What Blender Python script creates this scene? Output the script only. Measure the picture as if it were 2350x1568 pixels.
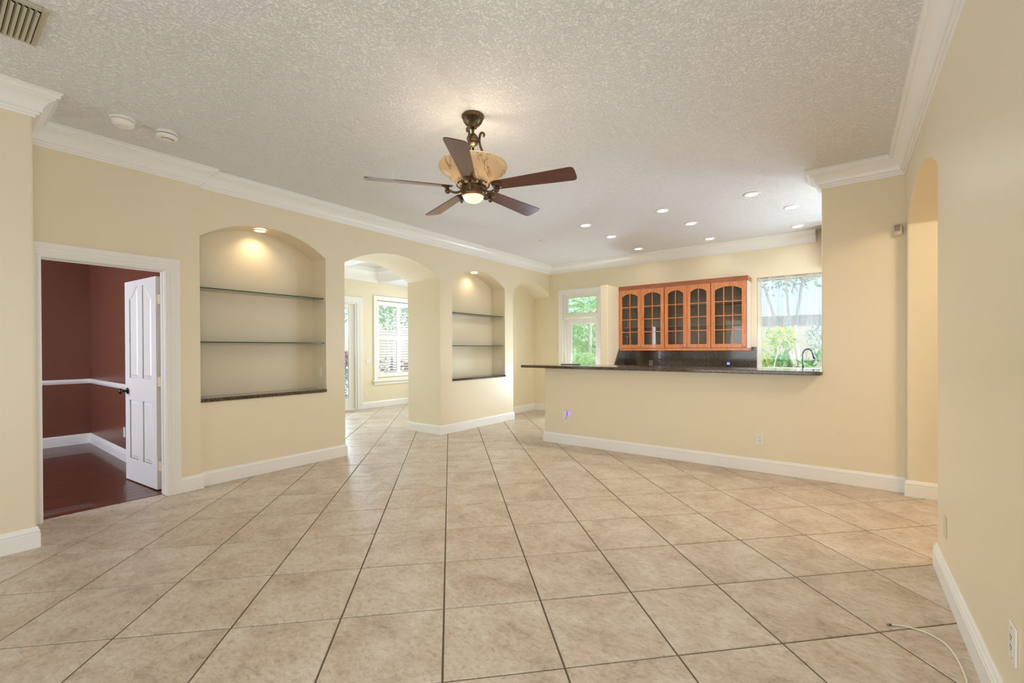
import bpy, bmesh, math, random
from mathutils import Vector, Matrix
random.seed(7)
R = math.radians; PI = math.pi
for o in list(bpy.data.objects): bpy.data.objects.remove(o)
SC = bpy.context.scene
COL = SC.collection

# ============================================================ camera
FPX = 1016.7
cd = bpy.data.cameras.new('camera'); cam = bpy.data.objects.new('camera', cd); COL.objects.link(cam)
cd.sensor_width = 36.0; cd.lens = FPX / 2350 * 36.0; cd.clip_start = 0.02; cd.clip_end = 200
cd.shift_y = (805.78 - 784.0) / 2350.0
yaw, pitch, roll = 0.6434253, -0.0045232, -0.0043913
cy_, sy_, cp_, sp_ = math.cos(yaw), math.sin(yaw), math.cos(pitch), math.sin(pitch)
fw = Vector((-sy_*cp_, cy_*cp_, sp_)); rr = Vector((cy_, sy_, 0)); uu = rr.cross(fw)
r2 = rr*math.cos(roll) + uu*math.sin(roll); u2 = -rr*math.sin(roll) + uu*math.cos(roll)
cam.matrix_world = Matrix(((r2.x, u2.x, -fw.x, 0), (r2.y, u2.y, -fw.y, 0), (r2.z, u2.z, -fw.z, 1.30), (0, 0, 0, 1)))
SC.camera = cam

# ============================================================ world, sun, large lights, exposure
W = bpy.data.worlds.new('world'); SC.world = W; W.use_nodes = True
wn = W.node_tree.nodes; wl = W.node_tree.links
sky = wn.new('ShaderNodeTexSky'); sky.sky_type = 'NISHITA'; sky.sun_disc = False
sky.sun_elevation = R(58); sky.sun_rotation = R(90); sky.air_density = 1.0; sky.dust_density = 2.0
wl.new(sky.outputs[0], wn['Background'].inputs[0]); wn['Background'].inputs[1].default_value = 0.40
sd = bpy.data.lights.new('sun', 'SUN'); sd.energy = 2.2; sd.angle = R(0.6); sd.color = (1, .95, .86)
so = bpy.data.objects.new('sun', sd); COL.objects.link(so)
sdir = Vector((math.cos(R(58))*0.88, math.cos(R(58))*-0.47, -math.sin(R(58))))
so.rotation_euler = sdir.to_track_quat('-Z', 'Y').to_euler(); so.location = (-12, 6, 12)

def area(name, loc, direction, sx, sy, power, color=(1, 1, 1), spread=180):
    d = bpy.data.lights.new(name, 'AREA'); d.shape = 'RECTANGLE'; d.size = sx; d.size_y = sy
    d.energy = power; d.color = color; d.spread = R(spread)
    o = bpy.data.objects.new(name, d); COL.objects.link(o); o.location = loc
    o.rotation_euler = Vector(direction).to_track_quat('-Z', 'Z').to_euler(); return o
# daylight coming in through the glass doors behind the camera and other openings, plus added fills without a window
area('daylight_rear_doors', (-2.2, -4.42, 1.25), (0, 1, .6), 3.0, 2.2, 47, (.80, .90, 1.0))
area('fill_right_side', (.42, .2, 1.5), (-1, .6, .15), 1.5, 1.5, 46, (.80, .90, 1.0))  # added fill to brighten the left wall; no window in this wall
area('daylight_slider', (-8.62, 4.3, 1.15), (1, -.1, .3), 1.7, 2.1, 85, (.72, .86, 1.0))
area('fill_nook', (-7.0, 7.84, 1.6), (.25, -1, 0), 1.8, 1.7, 60, (.70, .85, 1.0))  # added fill keeping the nook walls bright and the pier side dim
area('daylight_kitchen_window', (.41, 7.96, 1.65), (-.1, -1, .12), 1.2, 1.2, 64, (.66, .82, 1.0))
area('fill_kitchen_side', (1.27, 6.5, 1.15), (-1, -.25, .0), 1.7, 1.3, 50, (.66, .82, 1.0))  # added fill for the far ceiling, unseen behind the column
area('daylight_glass_door', (-4.10, 7.98, .62), (.7, -1, .7), .55, .66, 46, (.68, .84, 1.0))
area('daylight_bedroom_window', (-6.6, -1.55, 1.5), (0, 1, 0), 1.8, 1.4, 62, (.78, .84, 1.0))
area('hall_ceiling_lamp', (1.4, 4.0, 2.9), (0, 0, -1), .5, .5, 22, (1.0, .84, .62))
for nm, loc, dr, sx, sy in (('portal_door', (-4.2, 8.05, 1.2), (0, -1, 0), .8, 2.4), ('portal_window', (-.65, 8.05, 1.7), (0, -1, 0), 1.0, 1.5),
                            ('portal_slider', (-8.6, 5.5, 1.2), (1, 0, 0), .5, 2.3), ('portal_shutters', (-8.6, 6.8, 1.55), (1, 0, 0), 1.2, 1.8)):
    p = area(nm, loc, dr, sx, sy, 1); p.data.cycles.is_portal = True
vs = SC.view_settings; vs.view_transform = 'Standard'; vs.look = 'None'; vs.gamma = 1; vs.use_curve_mapping = False
vs.exposure = 0.56
SC.cycles.max_bounces = 10; SC.cycles.diffuse_bounces = 5; SC.cycles.glossy_bounces = 4; SC.cycles.transmission_bounces = 6
SC.cycles.transparent_max_bounces = 16; SC.cycles.caustics_reflective = False; SC.cycles.caustics_refractive = False
SC.cycles.sample_clamp_indirect = 4.0

# ============================================================ materials
def lin(c):
    c = c/255; return c/12.92 if c <= .04045 else ((c+.055)/1.055)**2.4
def rgb(r, g, b): return (lin(r), lin(g), lin(b), 1)
class Mat:
    def __init__(s, name, col=(.8, .8, .8, 1), rough=.5, metal=0, spec=.5, coat=0):
        s.m = bpy.data.materials.new(name); s.m.use_nodes = True
        s.n = s.m.node_tree.nodes; s.l = s.m.node_tree.links; s.b = s.n['Principled BSDF']
        s.b.inputs['Base Color'].default_value = col; s.b.inputs['Roughness'].default_value = rough
        s.b.inputs['Metallic'].default_value = metal; s.b.inputs['Specular IOR Level'].default_value = spec
        s.b.inputs['Coat Weight'].default_value = coat
    def pos(s, scale=(1, 1, 1), rot=(0, 0, 0), world=True, rnd=0):
        if world: src = s.n.new('ShaderNodeNewGeometry').outputs['Position']
        else: src = s.n.new('ShaderNodeTexCoord').outputs['Object']
        if rnd:
            oi = s.n.new('ShaderNodeObjectInfo'); mu = s.n.new('ShaderNodeMath'); mu.operation = 'MULTIPLY'
            s.l.new(oi.outputs['Random'], mu.inputs[0]); mu.inputs[1].default_value = rnd
            ad = s.n.new('ShaderNodeVectorMath'); ad.operation = 'ADD'
            s.l.new(src, ad.inputs[0]); s.l.new(mu.outputs[0], ad.inputs[1]); src = ad.outputs[0]
        mp = s.n.new('ShaderNodeMapping'); mp.inputs['Scale'].default_value = scale; mp.inputs['Rotation'].default_value = rot
        s.l.new(src, mp.inputs[0]); return mp.outputs[0]
    def noise(s, vec, scale, detail=3, rough=.55, dist=0):
        t = s.n.new('ShaderNodeTexNoise'); t.inputs['Scale'].default_value = scale; t.inputs['Detail'].default_value = detail
        t.inputs['Roughness'].default_value = rough; t.inputs['Distortion'].default_value = dist
        s.l.new(vec, t.inputs['Vector']); return t.outputs['Fac']
    def ramp(s, fac, stops):
        r = s.n.new('ShaderNodeValToRGB'); e = r.color_ramp.elements
        while len(e) < len(stops): e.new(.5)
        for i, (p, c) in enumerate(stops): e[i].position = p; e[i].color = c
        s.l.new(fac, r.inputs[0]); return r.outputs[0]
    def mix(s, fac, a, b, mode='MIX'):
        m = s.n.new('ShaderNodeMix'); m.data_type = 'RGBA'; m.blend_type = mode
        for sock, v in ((m.inputs[0], fac), (m.inputs[6], a), (m.inputs[7], b)):
            if hasattr(v, 'links') or hasattr(v, 'is_linked'): s.l.new(v, sock)
            else: sock.default_value = v
        return m.outputs[2]
    def color(s, o): s.l.new(o, s.b.inputs['Base Color']); return s
    def bump(s, h, strength=.3, dist=.01):
        b = s.n.new('ShaderNodeBump'); b.inputs['Strength'].default_value = strength; b.inputs['Distance'].default_value = dist
        s.l.new(h, b.inputs['Height']); s.l.new(b.outputs[0], s.b.inputs['Normal']); return s
    def roughmap(s, fac, lo, hi):
        r = s.n.new('ShaderNodeMapRange'); r.inputs[3].default_value = lo; r.inputs[4].default_value = hi
        s.l.new(fac, r.inputs[0]); s.l.new(r.outputs[0], s.b.inputs['Roughness']); return s
M = {}
def paint(name, c, rough=.45, bump=.08):
    m = Mat(name, c, rough); p = m.pos()
    n = m.noise(p, 1.3, 2); m.color(m.mix(.05, c, m.ramp(n, [(.35, (c[0]*.85, c[1]*.85, c[2]*.82, 1)), (.65, c)])))
    m.bump(m.noise(p, 160, 2), bump, .002); M[name] = m.m
paint('wall_paint', rgb(236, 223, 194), .36)
paint('white_trim', rgb(243, 240, 234), .3, .03)
paint('bedroom_paint', rgb(116, 68, 50), .3)
paint('outside_wall', rgb(206, 196, 180), .8)
m = Mat('ceiling_texture', rgb(243, 241, 238), .85); p = m.pos()
n1 = m.noise(p, 55, 4, .6); r1 = m.ramp(n1, [(.42, (0, 0, 0, 1)), (.56, (1, 1, 1, 1))])
m.bump(r1, .85, .0062); M['ceiling'] = m.m
m = Mat('tile', rgb(196, 172, 140), .4); p = m.pos(rnd=40)
na = m.noise(p, 3.6, 9, .74, .5); nb = m.noise(m.pos((1, 1.7, 1), (0, 0, R(38)), rnd=40), 26, 8, .8, .6)
c1 = m.ramp(na, [(.34, rgb(150, 124, 100)), (.48, rgb(202, 181, 159)), (.62, rgb(224, 213, 196))])
c2 = m.ramp(nb, [(.36, rgb(134, 110, 88)), (.47, rgb(197, 179, 156)), (.62, rgb(220, 208, 190))])
m.color(m.mix(.5, c1, c2)); m.bump(m.mix(.5, na, nb), .5, .008); m.roughmap(na, .22, .42); M['tile'] = m.m
m = Mat('grout', rgb(112, 96, 76), .9); m.bump(m.noise(m.pos(), 90, 3), .4, .004); M['grout'] = m.m
def woodmat(name, dark, mid, light, rough, scl, coat=0, rot=(0, 0, 0), rnd=10):
    m = Mat(name, mid, rough, coat=coat); p = m.pos(scl, rot, world=False, rnd=rnd)
    n = m.noise(p, 3, 6, .65, 1.2); wc = m.ramp(n, [(.3, dark), (.5, mid), (.72, light)])
    oi = m.n.new('ShaderNodeObjectInfo'); m.color(m.mix(m.ramp(oi.outputs['Random'], [(0, (0, 0, 0, 1)), (1, (.35, .35, .35, 1))]), wc, dark))
    m.bump(n, .06, .003); M[name] = m.m
woodmat('cabinet_wood', rgb(176, 98, 52), rgb(205, 128, 76), rgb(222, 150, 96), .32, (9, 9, 1.2), .3)
woodmat('crown_wood', rgb(132, 66, 34), rgb(158, 86, 48), rgb(178, 104, 60), .35, (1.5, 9, 9), .2)
woodmat('blade_wood', rgb(66, 24, 14), rgb(96, 38, 22), rgb(120, 54, 32), .28, (1.2, 14, 5), .4)
woodmat('plank_wood', rgb(56, 24, 12), rgb(92, 42, 22), rgb(124, 64, 36), .3, (12, 1.3, 5), .3)
woodmat('interior_wood', rgb(192, 174, 154), rgb(208, 192, 172), rgb(218, 204, 186), .5, (5, 5, 1))
def granite(name, base, spk):
    m = Mat(name, base, .12, coat=.3); p = m.pos()
    v = m.n.new('ShaderNodeTexVoronoi'); v.inputs['Scale'].default_value = 170; m.l.new(p, v.inputs['Vector'])
    a = m.noise(p, 75, 4, .7); cc = m.ramp(a, [(.42, rgb(24, 18, 16)), (.5, base), (.6, spk), (.66, rgb(40, 30, 25))])
    m.color(m.mix(.35, cc, m.ramp(v.outputs['Color'], [(.3, rgb(26, 20, 18)), (.8, spk)]))); M[name] = m.m
granite('granite', rgb(66, 50, 40), rgb(128, 104, 82))
granite('granite_dark', rgb(52, 46, 46), rgb(96, 86, 80))
m = Mat('bronze', rgb(98, 80, 58), .34, .85); p = m.pos(world=False)
m.color(m.ramp(m.noise(p, 60, 3), [(.3, rgb(84, 68, 50)), (.7, rgb(124, 104, 78))])); M['bronze'] = m.m
M['copper'] = Mat('copper', rgb(150, 108, 82), .35, .8).m
M['chrome'] = Mat('chrome', rgb(200, 200, 205), .18, 1).m
M['tap_metal'] = Mat('tap_metal', rgb(112, 112, 122), .22, 1).m
M['nickel'] = Mat('nickel', rgb(170, 165, 155), .3, 1).m
M['dark_metal'] = Mat('dark_metal', rgb(80, 70, 58), .3, 1).m
M['plastic_white'] = Mat('plastic_white', rgb(236, 231, 220), .35).m
M['plastic_cream'] = Mat('plastic_cream', rgb(222, 206, 172), .4).m
M['pale_laminate'] = Mat('pale_laminate', rgb(222, 200, 184), .4).m
M['plastic_grey'] = Mat('plastic_grey', rgb(150, 142, 136), .4).m
M['slot_dark'] = Mat('slot_dark', rgb(60, 46, 34), .6).m
M['black'] = Mat('black', rgb(14, 13, 14), .35).m
M['vent_metal'] = Mat('vent_metal', rgb(190, 182, 158), .45, .1).m
M['vent_dark'] = Mat('vent_dark', rgb(18, 14, 12), .9).m
M['cable'] = Mat('cable', rgb(232, 224, 206), .4).m
M['red_glass'] = Mat('red_glass', rgb(190, 60, 50), .3).m
M['gold'] = Mat('gold', rgb(200, 160, 80), .3, .8).m
M['clear_jar'] = Mat('clear_jar', rgb(205, 200, 190), .2).m
m = Mat('glass', (1, 1, 1, 1), 0.0)
m.n.remove(m.b); g = m.n.new('ShaderNodeBsdfGlossy'); g.inputs['Roughness'].default_value = .0
t = m.n.new('ShaderNodeBsdfTransparent'); t.inputs['Color'].default_value = (.97, .99, .98, 1); fr = m.n.new('ShaderNodeFresnel'); fr.inputs[0].default_value = 1.5
mx = m.n.new('ShaderNodeMixShader'); m.l.new(fr.outputs[0], mx.inputs[0]); m.l.new(t.outputs[0], mx.inputs[1]); m.l.new(g.outputs[0], mx.inputs[2])
m.l.new(mx.outputs[0], m.n['Material Output'].inputs[0]); M['glass'] = m.m
def tint(name, col, edge=None):
    m = Mat(name); m.n.remove(m.b); g = m.n.new('ShaderNodeBsdfGlossy'); g.inputs['Roughness'].default_value = .02
    t = m.n.new('ShaderNodeBsdfTransparent'); t.inputs['Color'].default_value = col; fr = m.n.new('ShaderNodeFresnel'); fr.inputs[0].default_value = 1.5
    mx = m.n.new('ShaderNodeMixShader'); m.l.new(fr.outputs[0], mx.inputs[0]); m.l.new(t.outputs[0], mx.inputs[1]); m.l.new(g.outputs[0], mx.inputs[2])
    m.l.new(mx.outputs[0], m.n['Material Output'].inputs[0]); M[name] = m.m
tint('shelf_glass', (.93, .975, .95, 1))
tint('cabinet_glass', (.86, .85, .84, 1))
M['shelf_edge'] = Mat('shelf_edge', rgb(24, 82, 66), .15).m
m = Mat('alabaster', rgb(236, 214, 176), .4); p = m.pos(world=False)
vein = m.ramp(m.noise(p, 2.6, 4, .55, 1.2), [(.487, rgb(236, 218, 186)), (.497, rgb(150, 124, 98)), (.507, rgb(236, 218, 186))])
m.color(vein); m.n.remove(m.b)
df = m.n.new('ShaderNodeBsdfDiffuse'); tl = m.n.new('ShaderNodeBsdfTranslucent'); gs = m.n.new('ShaderNodeBsdfGlossy'); gs.inputs['Roughness'].default_value = .3
ms = m.n.new('ShaderNodeMixShader'); ms.inputs[0].default_value = .5; ms2 = m.n.new('ShaderNodeMixShader'); ms2.inputs[0].default_value = .05
for s_ in (df, tl): m.l.new(vein, s_.inputs['Color'])
m.l.new(df.outputs[0], ms.inputs[1]); m.l.new(tl.outputs[0], ms.inputs[2]); m.l.new(ms.outputs[0], ms2.inputs[1]); m.l.new(gs.outputs[0], ms2.inputs[2])
m.l.new(ms2.outputs[0], m.n['Material Output'].inputs[0]); M['alabaster'] = m.m
def glow(name, col, st):
    m = Mat(name, col, .5); m.b.inputs['Emission Color'].default_value = col; m.b.inputs['Emission Strength'].default_value = st; M[name] = m.m; return m
g_ = glow('lamp_globe', rgb(255, 236, 196), 1.0); p = g_.pos(world=False)
v_ = g_.ramp(g_.noise(p, 14, 5, .6, 2.5), [(.46, rgb(255, 240, 205)), (.495, rgb(205, 160, 105)), (.53, rgb(255, 240, 205))])
g_.l.new(v_, g_.b.inputs['Emission Color']); g_.color(v_); g_.b.inputs['Emission Strength'].default_value = .62
glow('lamp_white', rgb(255, 250, 240), 6.0)
glow('lamp_warm', rgb(255, 226, 186), 4.0)
glow('purple_glow', rgb(100, 50, 255), 1.1)
glow('blue_screen', rgb(110, 120, 240), 1.2)
m = Mat('curtain'); m.n.remove(m.b)
df = m.n.new('ShaderNodeBsdfDiffuse'); df.inputs[0].default_value = (.74, .78, .84, 1); tl = m.n.new('ShaderNodeBsdfTranslucent'); tl.inputs[0].default_value = (.99, 1, 1, 1)
tr = m.n.new('ShaderNodeBsdfTransparent'); a1 = m.n.new('ShaderNodeMixShader'); a1.inputs[0].default_value = .72; a2 = m.n.new('ShaderNodeMixShader'); a2.inputs[0].default_value = .26
m.l.new(df.outputs[0], a1.inputs[1]); m.l.new(tl.outputs[0], a1.inputs[2]); m.l.new(a1.outputs[0], a2.inputs[1]); m.l.new(tr.outputs[0], a2.inputs[2])
m.l.new(a2.outputs[0], m.n['Material Output'].inputs[0]); M['curtain'] = m.m
def leafmat(name, a, b, c, rnd=5):
    m = Mat(name, b, .5); p = m.pos(rnd=rnd)
    col = m.ramp(m.noise(p, 9, 3), [(.35, a), (.5, b), (.66, c)]); m.color(col)
    tl = m.n.new('ShaderNodeBsdfTranslucent'); m.l.new(col, tl.inputs[0]); ms = m.n.new('ShaderNodeMixShader'); ms.inputs[0].default_value = .4
    m.l.new(m.b.outputs[0], ms.inputs[1]); m.l.new(tl.outputs[0], ms.inputs[2]); m.l.new(ms.outputs[0], m.n['Material Output'].inputs[0]); M[name] = m.m
leafmat('palm_leaf', rgb(120, 165, 120), rgb(160, 196, 140), rgb(205, 222, 160))
leafmat('yellow_leaf', rgb(110, 165, 100), rgb(180, 205, 110), rgb(235, 220, 120))
leafmat('green_leaf', rgb(80, 140, 95), rgb(130, 180, 120), rgb(180, 215, 150))
leafmat('blue_leaf', rgb(90, 130, 130), rgb(130, 165, 160), rgb(190, 215, 205))
leafmat('purple_leaf', rgb(104, 72, 92), rgb(140, 104, 124), rgb(176, 148, 160))
m = Mat('white_bark', rgb(232, 228, 222), .8); m.bump(m.noise(m.pos(), 40, 3), .3, .01); M['white_bark'] = m.m
m = Mat('grass', rgb(150, 180, 110), .9); m.color(m.ramp(m.noise(m.pos(), 12, 4), [(.4, rgb(120, 150, 90)), (.6, rgb(190, 205, 150))])); M['grass'] = m.m
m = Mat('patio', rgb(222, 212, 196), .8); m.color(m.ramp(m.noise(m.pos(), 5, 4), [(.4, rgb(205, 195, 180)), (.6, rgb(230, 222, 208))])); M['patio'] = m.m
m = Mat('wicker', rgb(120, 90, 80), .7); m.color(m.ramp(m.noise(m.pos((1, 1, 6)), 30, 3), [(.4, rgb(90, 65, 60)), (.6, rgb(150, 120, 110))])); M['wicker'] = m.m

# ============================================================ helpers
def mkmesh(name, bm, recalc=True, smooth=False):
    if recalc: bmesh.ops.recalc_face_normals(bm, faces=bm.faces)
    me = bpy.data.meshes.new(name); bm.to_mesh(me); bm.free()
    if smooth:
        for f in me.polygons: f.use_smooth = True
    return me
def obj(name, bm, mat, parent=None, smooth=False, bevel=0, bang=30, seg=2, recalc=True, loc=None, rot=None, auto=False):
    me = bm if isinstance(bm, bpy.types.Mesh) else mkmesh(name, bm, recalc, smooth)
    o = bpy.data.objects.new(name, me); COL.objects.link(o)
    if mat is not None and not me.materials:
        for k in (mat if isinstance(mat, (list, tuple)) else [mat]): me.materials.append(M[k])
    if parent: o.parent = parent
    if loc is not None: o.location = loc
    if rot is not None: o.rotation_euler = rot
    if bevel:
        b = o.modifiers.new('bevel', 'BEVEL'); b.width = bevel; b.segments = seg; b.limit_method = 'ANGLE'; b.angle_limit = R(bang)
    if auto:
        for f in me.polygons: f.use_smooth = True
        me.set_sharp_from_angle(angle=R(28))
    return o
def thing(name, label, cat, loc=(0, 0, 0), rz=0, group=None):
    o = bpy.data.objects.new(name, None); COL.objects.link(o); o.empty_display_size = .05
    o.location = loc; o.rotation_euler = (0, 0, rz); o['label'] = label; o['category'] = cat
    if group: o['group'] = group
    return o
def tag(o, label, cat, group=None):
    o['label'] = label; o['category'] = cat
    if group: o['group'] = group
    return o
def struct(name, bm, mat, label, parent=None, **k):
    o = obj(name, bm, mat, parent, **k)
    if parent is None: o['kind'] = 'structure'
    if label and parent is None: o['label'] = label; o['category'] = name.split('_')[0]
    return o
def sthing(name, label, loc=(0, 0, 0), rz=0):
    o = bpy.data.objects.new(name, None); COL.objects.link(o); o.location = loc; o.rotation_euler = (0, 0, rz)
    o['kind'] = 'structure'; o['label'] = label; o['category'] = name.split('_')[0]; return o
def copy_tree(o, parent=None):
    c = o.copy(); COL.objects.link(c)
    if parent: c.parent = parent
    for ch in list(o.children): copy_tree(ch, c)
    return c
def BM(): return bmesh.new()
def box(bm, x0, x1, y0, y1, z0, z1, mtx=None, mi=0):
    vs_ = [bm.verts.new(((x0, x1)[i & 1], (y0, y1)[(i >> 1) & 1], (z0, z1)[(i >> 2) & 1])) for i in range(8)]
    if mtx is not None:
        for v in vs_: v.co = mtx @ v.co
    for q in ((0, 2, 3, 1), (4, 5, 7, 6), (0, 1, 5, 4), (2, 6, 7, 3), (0, 4, 6, 2), (1, 3, 7, 5)):
        f = bm.faces.new([vs_[i] for i in q]); f.material_index = mi
    return vs_
def lathe(bm, prof, seg=32, c=(0, 0, 0), flute=None, axis='Z', cap=True):
    rings = []
    for (r, z) in prof:
        ring = []
        for k in range(seg):
            a = 2*PI*k/seg; q = r
            if flute and flute(z): q = r*(1 - flute(z)*(.5+.5*math.cos(PI*k)))
            p = (q*math.cos(a), q*math.sin(a), z)
            if axis == 'Y': p = (p[0], p[2], p[1])
            if axis == 'X': p = (p[2], p[0], p[1])
            ring.append(bm.verts.new((p[0]+c[0], p[1]+c[1], p[2]+c[2])))
        rings.append(ring)
    for a, b in zip(rings, rings[1:]):
        for k in range(seg): bm.faces.new((a[k], a[(k+1) % seg], b[(k+1) % seg], b[k]))
    if cap:
        bm.faces.new(rings[0]); bm.faces.new(rings[-1][::-1])
def tube(bm, pts, rad, seg=8, cap=True):
    pts = [Vector(p) for p in pts]; n = len(pts)
    rad = rad if isinstance(rad, (list, tuple)) else [rad]*n
    rings = []; up = Vector((0, 0, 1)); prev = None
    for i, p in enumerate(pts):
        t = (pts[min(i+1, n-1)] - pts[max(i-1, 0)]).normalized()
        if prev is None:
            a = t.cross(up) if abs(t.dot(up)) < .95 else t.cross(Vector((1, 0, 0)))
        else: a = prev - t*prev.dot(t)
        a.normalize(); b = t.cross(a); prev = a
        rings.append([bm.verts.new(p + (a*math.cos(2*PI*k/seg)+b*math.sin(2*PI*k/seg))*rad[i]) for k in range(seg)])
    for a, b in zip(rings, rings[1:]):
        for k in range(seg): bm.faces.new((a[k], a[(k+1) % seg], b[(k+1) % seg], b[k]))
    if cap: bm.faces.new(rings[0]); bm.faces.new(rings[-1][::-1])
def smoothpts(pts, n=6):
    P = [Vector(p) for p in pts]; out = []
    for i in range(len(P)-1):
        p0 = P[max(i-1, 0)]; p1 = P[i]; p2 = P[i+1]; p3 = P[min(i+2, len(P)-1)]
        for k in range(n):
            t = k/n
            out.append(.5*((2*p1)+(p2-p0)*t+(2*p0-5*p1+4*p2-p3)*t*t+(3*p1-p0-3*p2+p3)*t*t*t))
    out.append(P[-1]); return out
def sweep(bm, path, prof, nrm, side=1, closed=False):
    """prof points (a,b): a = offset sideways (away from the wall), b = along nrm; mitred corners"""
    P = [Vector(p) for p in path]; N = Vector(nrm); n = len(P); rings = []
    for i in range(n):
        if closed: d0 = (P[i]-P[i-1]).normalized(); d1 = (P[(i+1) % n]-P[i]).normalized()
        else:
            d0 = (P[i]-P[i-1]).normalized() if i else None; d1 = (P[i+1]-P[i]).normalized() if i < n-1 else None
            d0 = d0 or d1; d1 = d1 or d0
        s0 = d0.cross(N)*side; s1 = d1.cross(N)*side
        mvec = (s0+s1); mvec = mvec/ (mvec.length_squared/2) if mvec.length > 1e-6 else s0
        rings.append([bm.verts.new(P[i]+mvec*a+N*b) for a, b in prof])
    m_ = len(prof)
    rng = range(n) if closed else range(n-1)
    for i in rng:
        a, b = rings[i], rings[(i+1) % n]
        for k in range(m_): bm.faces.new((a[k], a[(k+1) % m_], b[(k+1) % m_], b[k]))
    if not closed: bm.faces.new(rings[0]); bm.faces.new(rings[-1][::-1])
def arc_z(op, u):
    if not op.get('rise'): return op['z1']
    w = op['u1']-op['u0']; h = op['rise']; Rr = w*w/8/h+h/2; uc = (op['u0']+op['u1'])/2
    return op['z1']+h-Rr+math.sqrt(max(Rr*Rr-(u-uc)**2, 0))
def wallmesh(u0, u1, H, t, ops, fn, caps=False, z_base=0.):
    """front at w=0, back at w=t; ops: u0,u1,z0,z1(spring),rise,depth(None=through)"""
    bm = BM(); strips = []; cur = u0
    for op in sorted(ops, key=lambda o: o['u0']):
        if op['u0'] > cur+1e-6: strips.append((cur, op['u0'], None))
        n = 18 if op.get('rise') else 1
        for i in range(n): strips.append((op['u0']+(op['u1']-op['u0'])*i/n, op['u0']+(op['u1']-op['u0'])*(i+1)/n, op))
        cur = op['u1']
    if cur < u1-1e-6: strips.append((cur, u1, None))
    lev = {}
    for a, b, op in strips:
        for u in (a, b):
            L = lev.setdefault(round(u, 5), set([z_base, H]))
            if op: L.add(round(op['z0'], 5)); L.add(round(arc_z(op, u), 5))
    def side(u, za, zb):
        return [z for z in sorted(lev[round(u, 5)]) if za-1e-5 <= z <= zb+1e-5]
    def face(a, b, w, za0, za1, zb0, zb1):
        if za1-za0 < 1e-5 and zb1-zb0 < 1e-5: return
        pts = [(a, z) for z in side(a, za0, za1)] + [(b, z) for z in side(b, zb0, zb1)[::-1]]
        bm.faces.new([bm.verts.new(fn(u, w, z)) for u, z in pts])
    def quad(*p): bm.faces.new([bm.verts.new(fn(*q)) for q in p])
    for a, b, op in strips:
        if not op:
            face(a, b, 0, z_base, H, z_base, H); face(a, b, t, z_base, H, z_base, H); continue
        za, zb = round(arc_z(op, a), 5), round(arc_z(op, b), 5); z0 = round(op['z0'], 5); d = op.get('depth')
        for w in ((0, t) if d is None else (0,)):
            face(a, b, w, z_base, z0, z_base, z0); face(a, b, w, za, H, zb, H)
        dd = t if d is None else d
        if d is not None:
            face(a, b, t, z_base, H, z_base, H); quad((a, d, z0), (a, d, za), (b, d, zb), (b, d, z0))
        quad((a, 0, za), (a, dd, za), (b, dd, zb), (b, 0, zb))
        if z0 > z_base: quad((a, 0, z0), (a, dd, z0), (b, dd, z0), (b, 0, z0))
        if abs(a-op['u0']) < 1e-6: quad((a, 0, z0), (a, dd, z0), (a, dd, za), (a, 0, za))
        if abs(b-op['u1']) < 1e-6: quad((b, 0, z0), (b, dd, z0), (b, dd, zb), (b, 0, zb))
    for u in (u0, u1):
        L = side(u, z_base, H); bm.faces.new([bm.verts.new(fn(u, 0, z)) for z in L]+[bm.verts.new(fn(u, t, z)) for z in L[::-1]])
    if caps:
        us = sorted(lev)
        for z in (z_base, H): bm.faces.new([bm.verts.new(fn(u, 0, z)) for u in us]+[bm.verts.new(fn(u, t, z)) for u in us[::-1]])
    bmesh.ops.remove_doubles(bm, verts=bm.verts, dist=1e-4)
    return bm
def rx(p0, s):   # wall facing along X: face plane x=p0, solid goes towards s
    return lambda u, w, z: (p0+s*w, u, z)
def ry(p0, s): return lambda u, w, z: (u, p0+s*w, z)

H = 3.01
XL, XB, XA, XR, YK, YB = -4.90, -4.845, -4.28, .44, 7.87, 5.27

# ============================================================ walls, ceiling
struct('wall_left', wallmesh(1.575, YK, 3.3, .74, [
    dict(u0=1.575, u1=2.872, z0=.80, z1=2.375, rise=.225, depth=.30), dict(u0=3.118, u1=4.722, z0=0, z1=2.37, rise=.225),
    dict(u0=4.98, u1=6.325, z0=.80, z1=2.375, rise=.235, depth=.30), dict(u0=6.57, u1=7.869, z0=0, z1=2.37, rise=.235, depth=.42)],
    rx(XL, -1)), 'wall_paint', 'cream wall on the left with arched shelf niches and an arched passage', bevel=.012, bang=40, seg=3)
struct('wall_bedroom_door', wallmesh(.45, 1.575, H, .12, [dict(u0=.525, u1=1.324, z0=0, z1=2.032)], rx(XB, -1)), ['wall_paint'],
       'short cream wall around the bedroom doorway')
bm = BM(); box(bm, -4.965, XA, -4.5, .45, 0, H)
struct('wall_near_left', bm, 'wall_paint', 'cream wall return at the left edge of the picture', bevel=.012)
bm = BM(); box(bm, -5.0, -4.965, -2, .45, 0, 2.76); box(bm, -5.64, -4.966, 1.437, 1.574, 0, 2.76)
struct('wall_bedroom_near', bm, 'bedroom_paint', 'bedroom side of the doorway wall')
struct('wall_right', wallmesh(-4.5, 5.27, H, .25, [dict(u0=3.602, u1=5.17, z0=0, z1=2.37, rise=.235)], rx(XR, 1)), 'wall_paint',
       'long cream wall on the right with an arched hall opening', bevel=.014, bang=40, seg=3)
bm = BM(); ol = [(-3.38, 0), (XR+.24, 0), (XR+.24, H), (-.175, H), (-.175, 1.034), (-3.38, 1.034)]
vv = [[bm.verts.new((a, y_, b)) for a, b in ol] for y_ in (YB, YB+.15)]
for k in range(6): bm.faces.new((vv[0][k], vv[0][(k+1) % 6], vv[1][(k+1) % 6], vv[1][k]))
bm.faces.new(vv[0]); bm.faces.new(vv[1])
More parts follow.
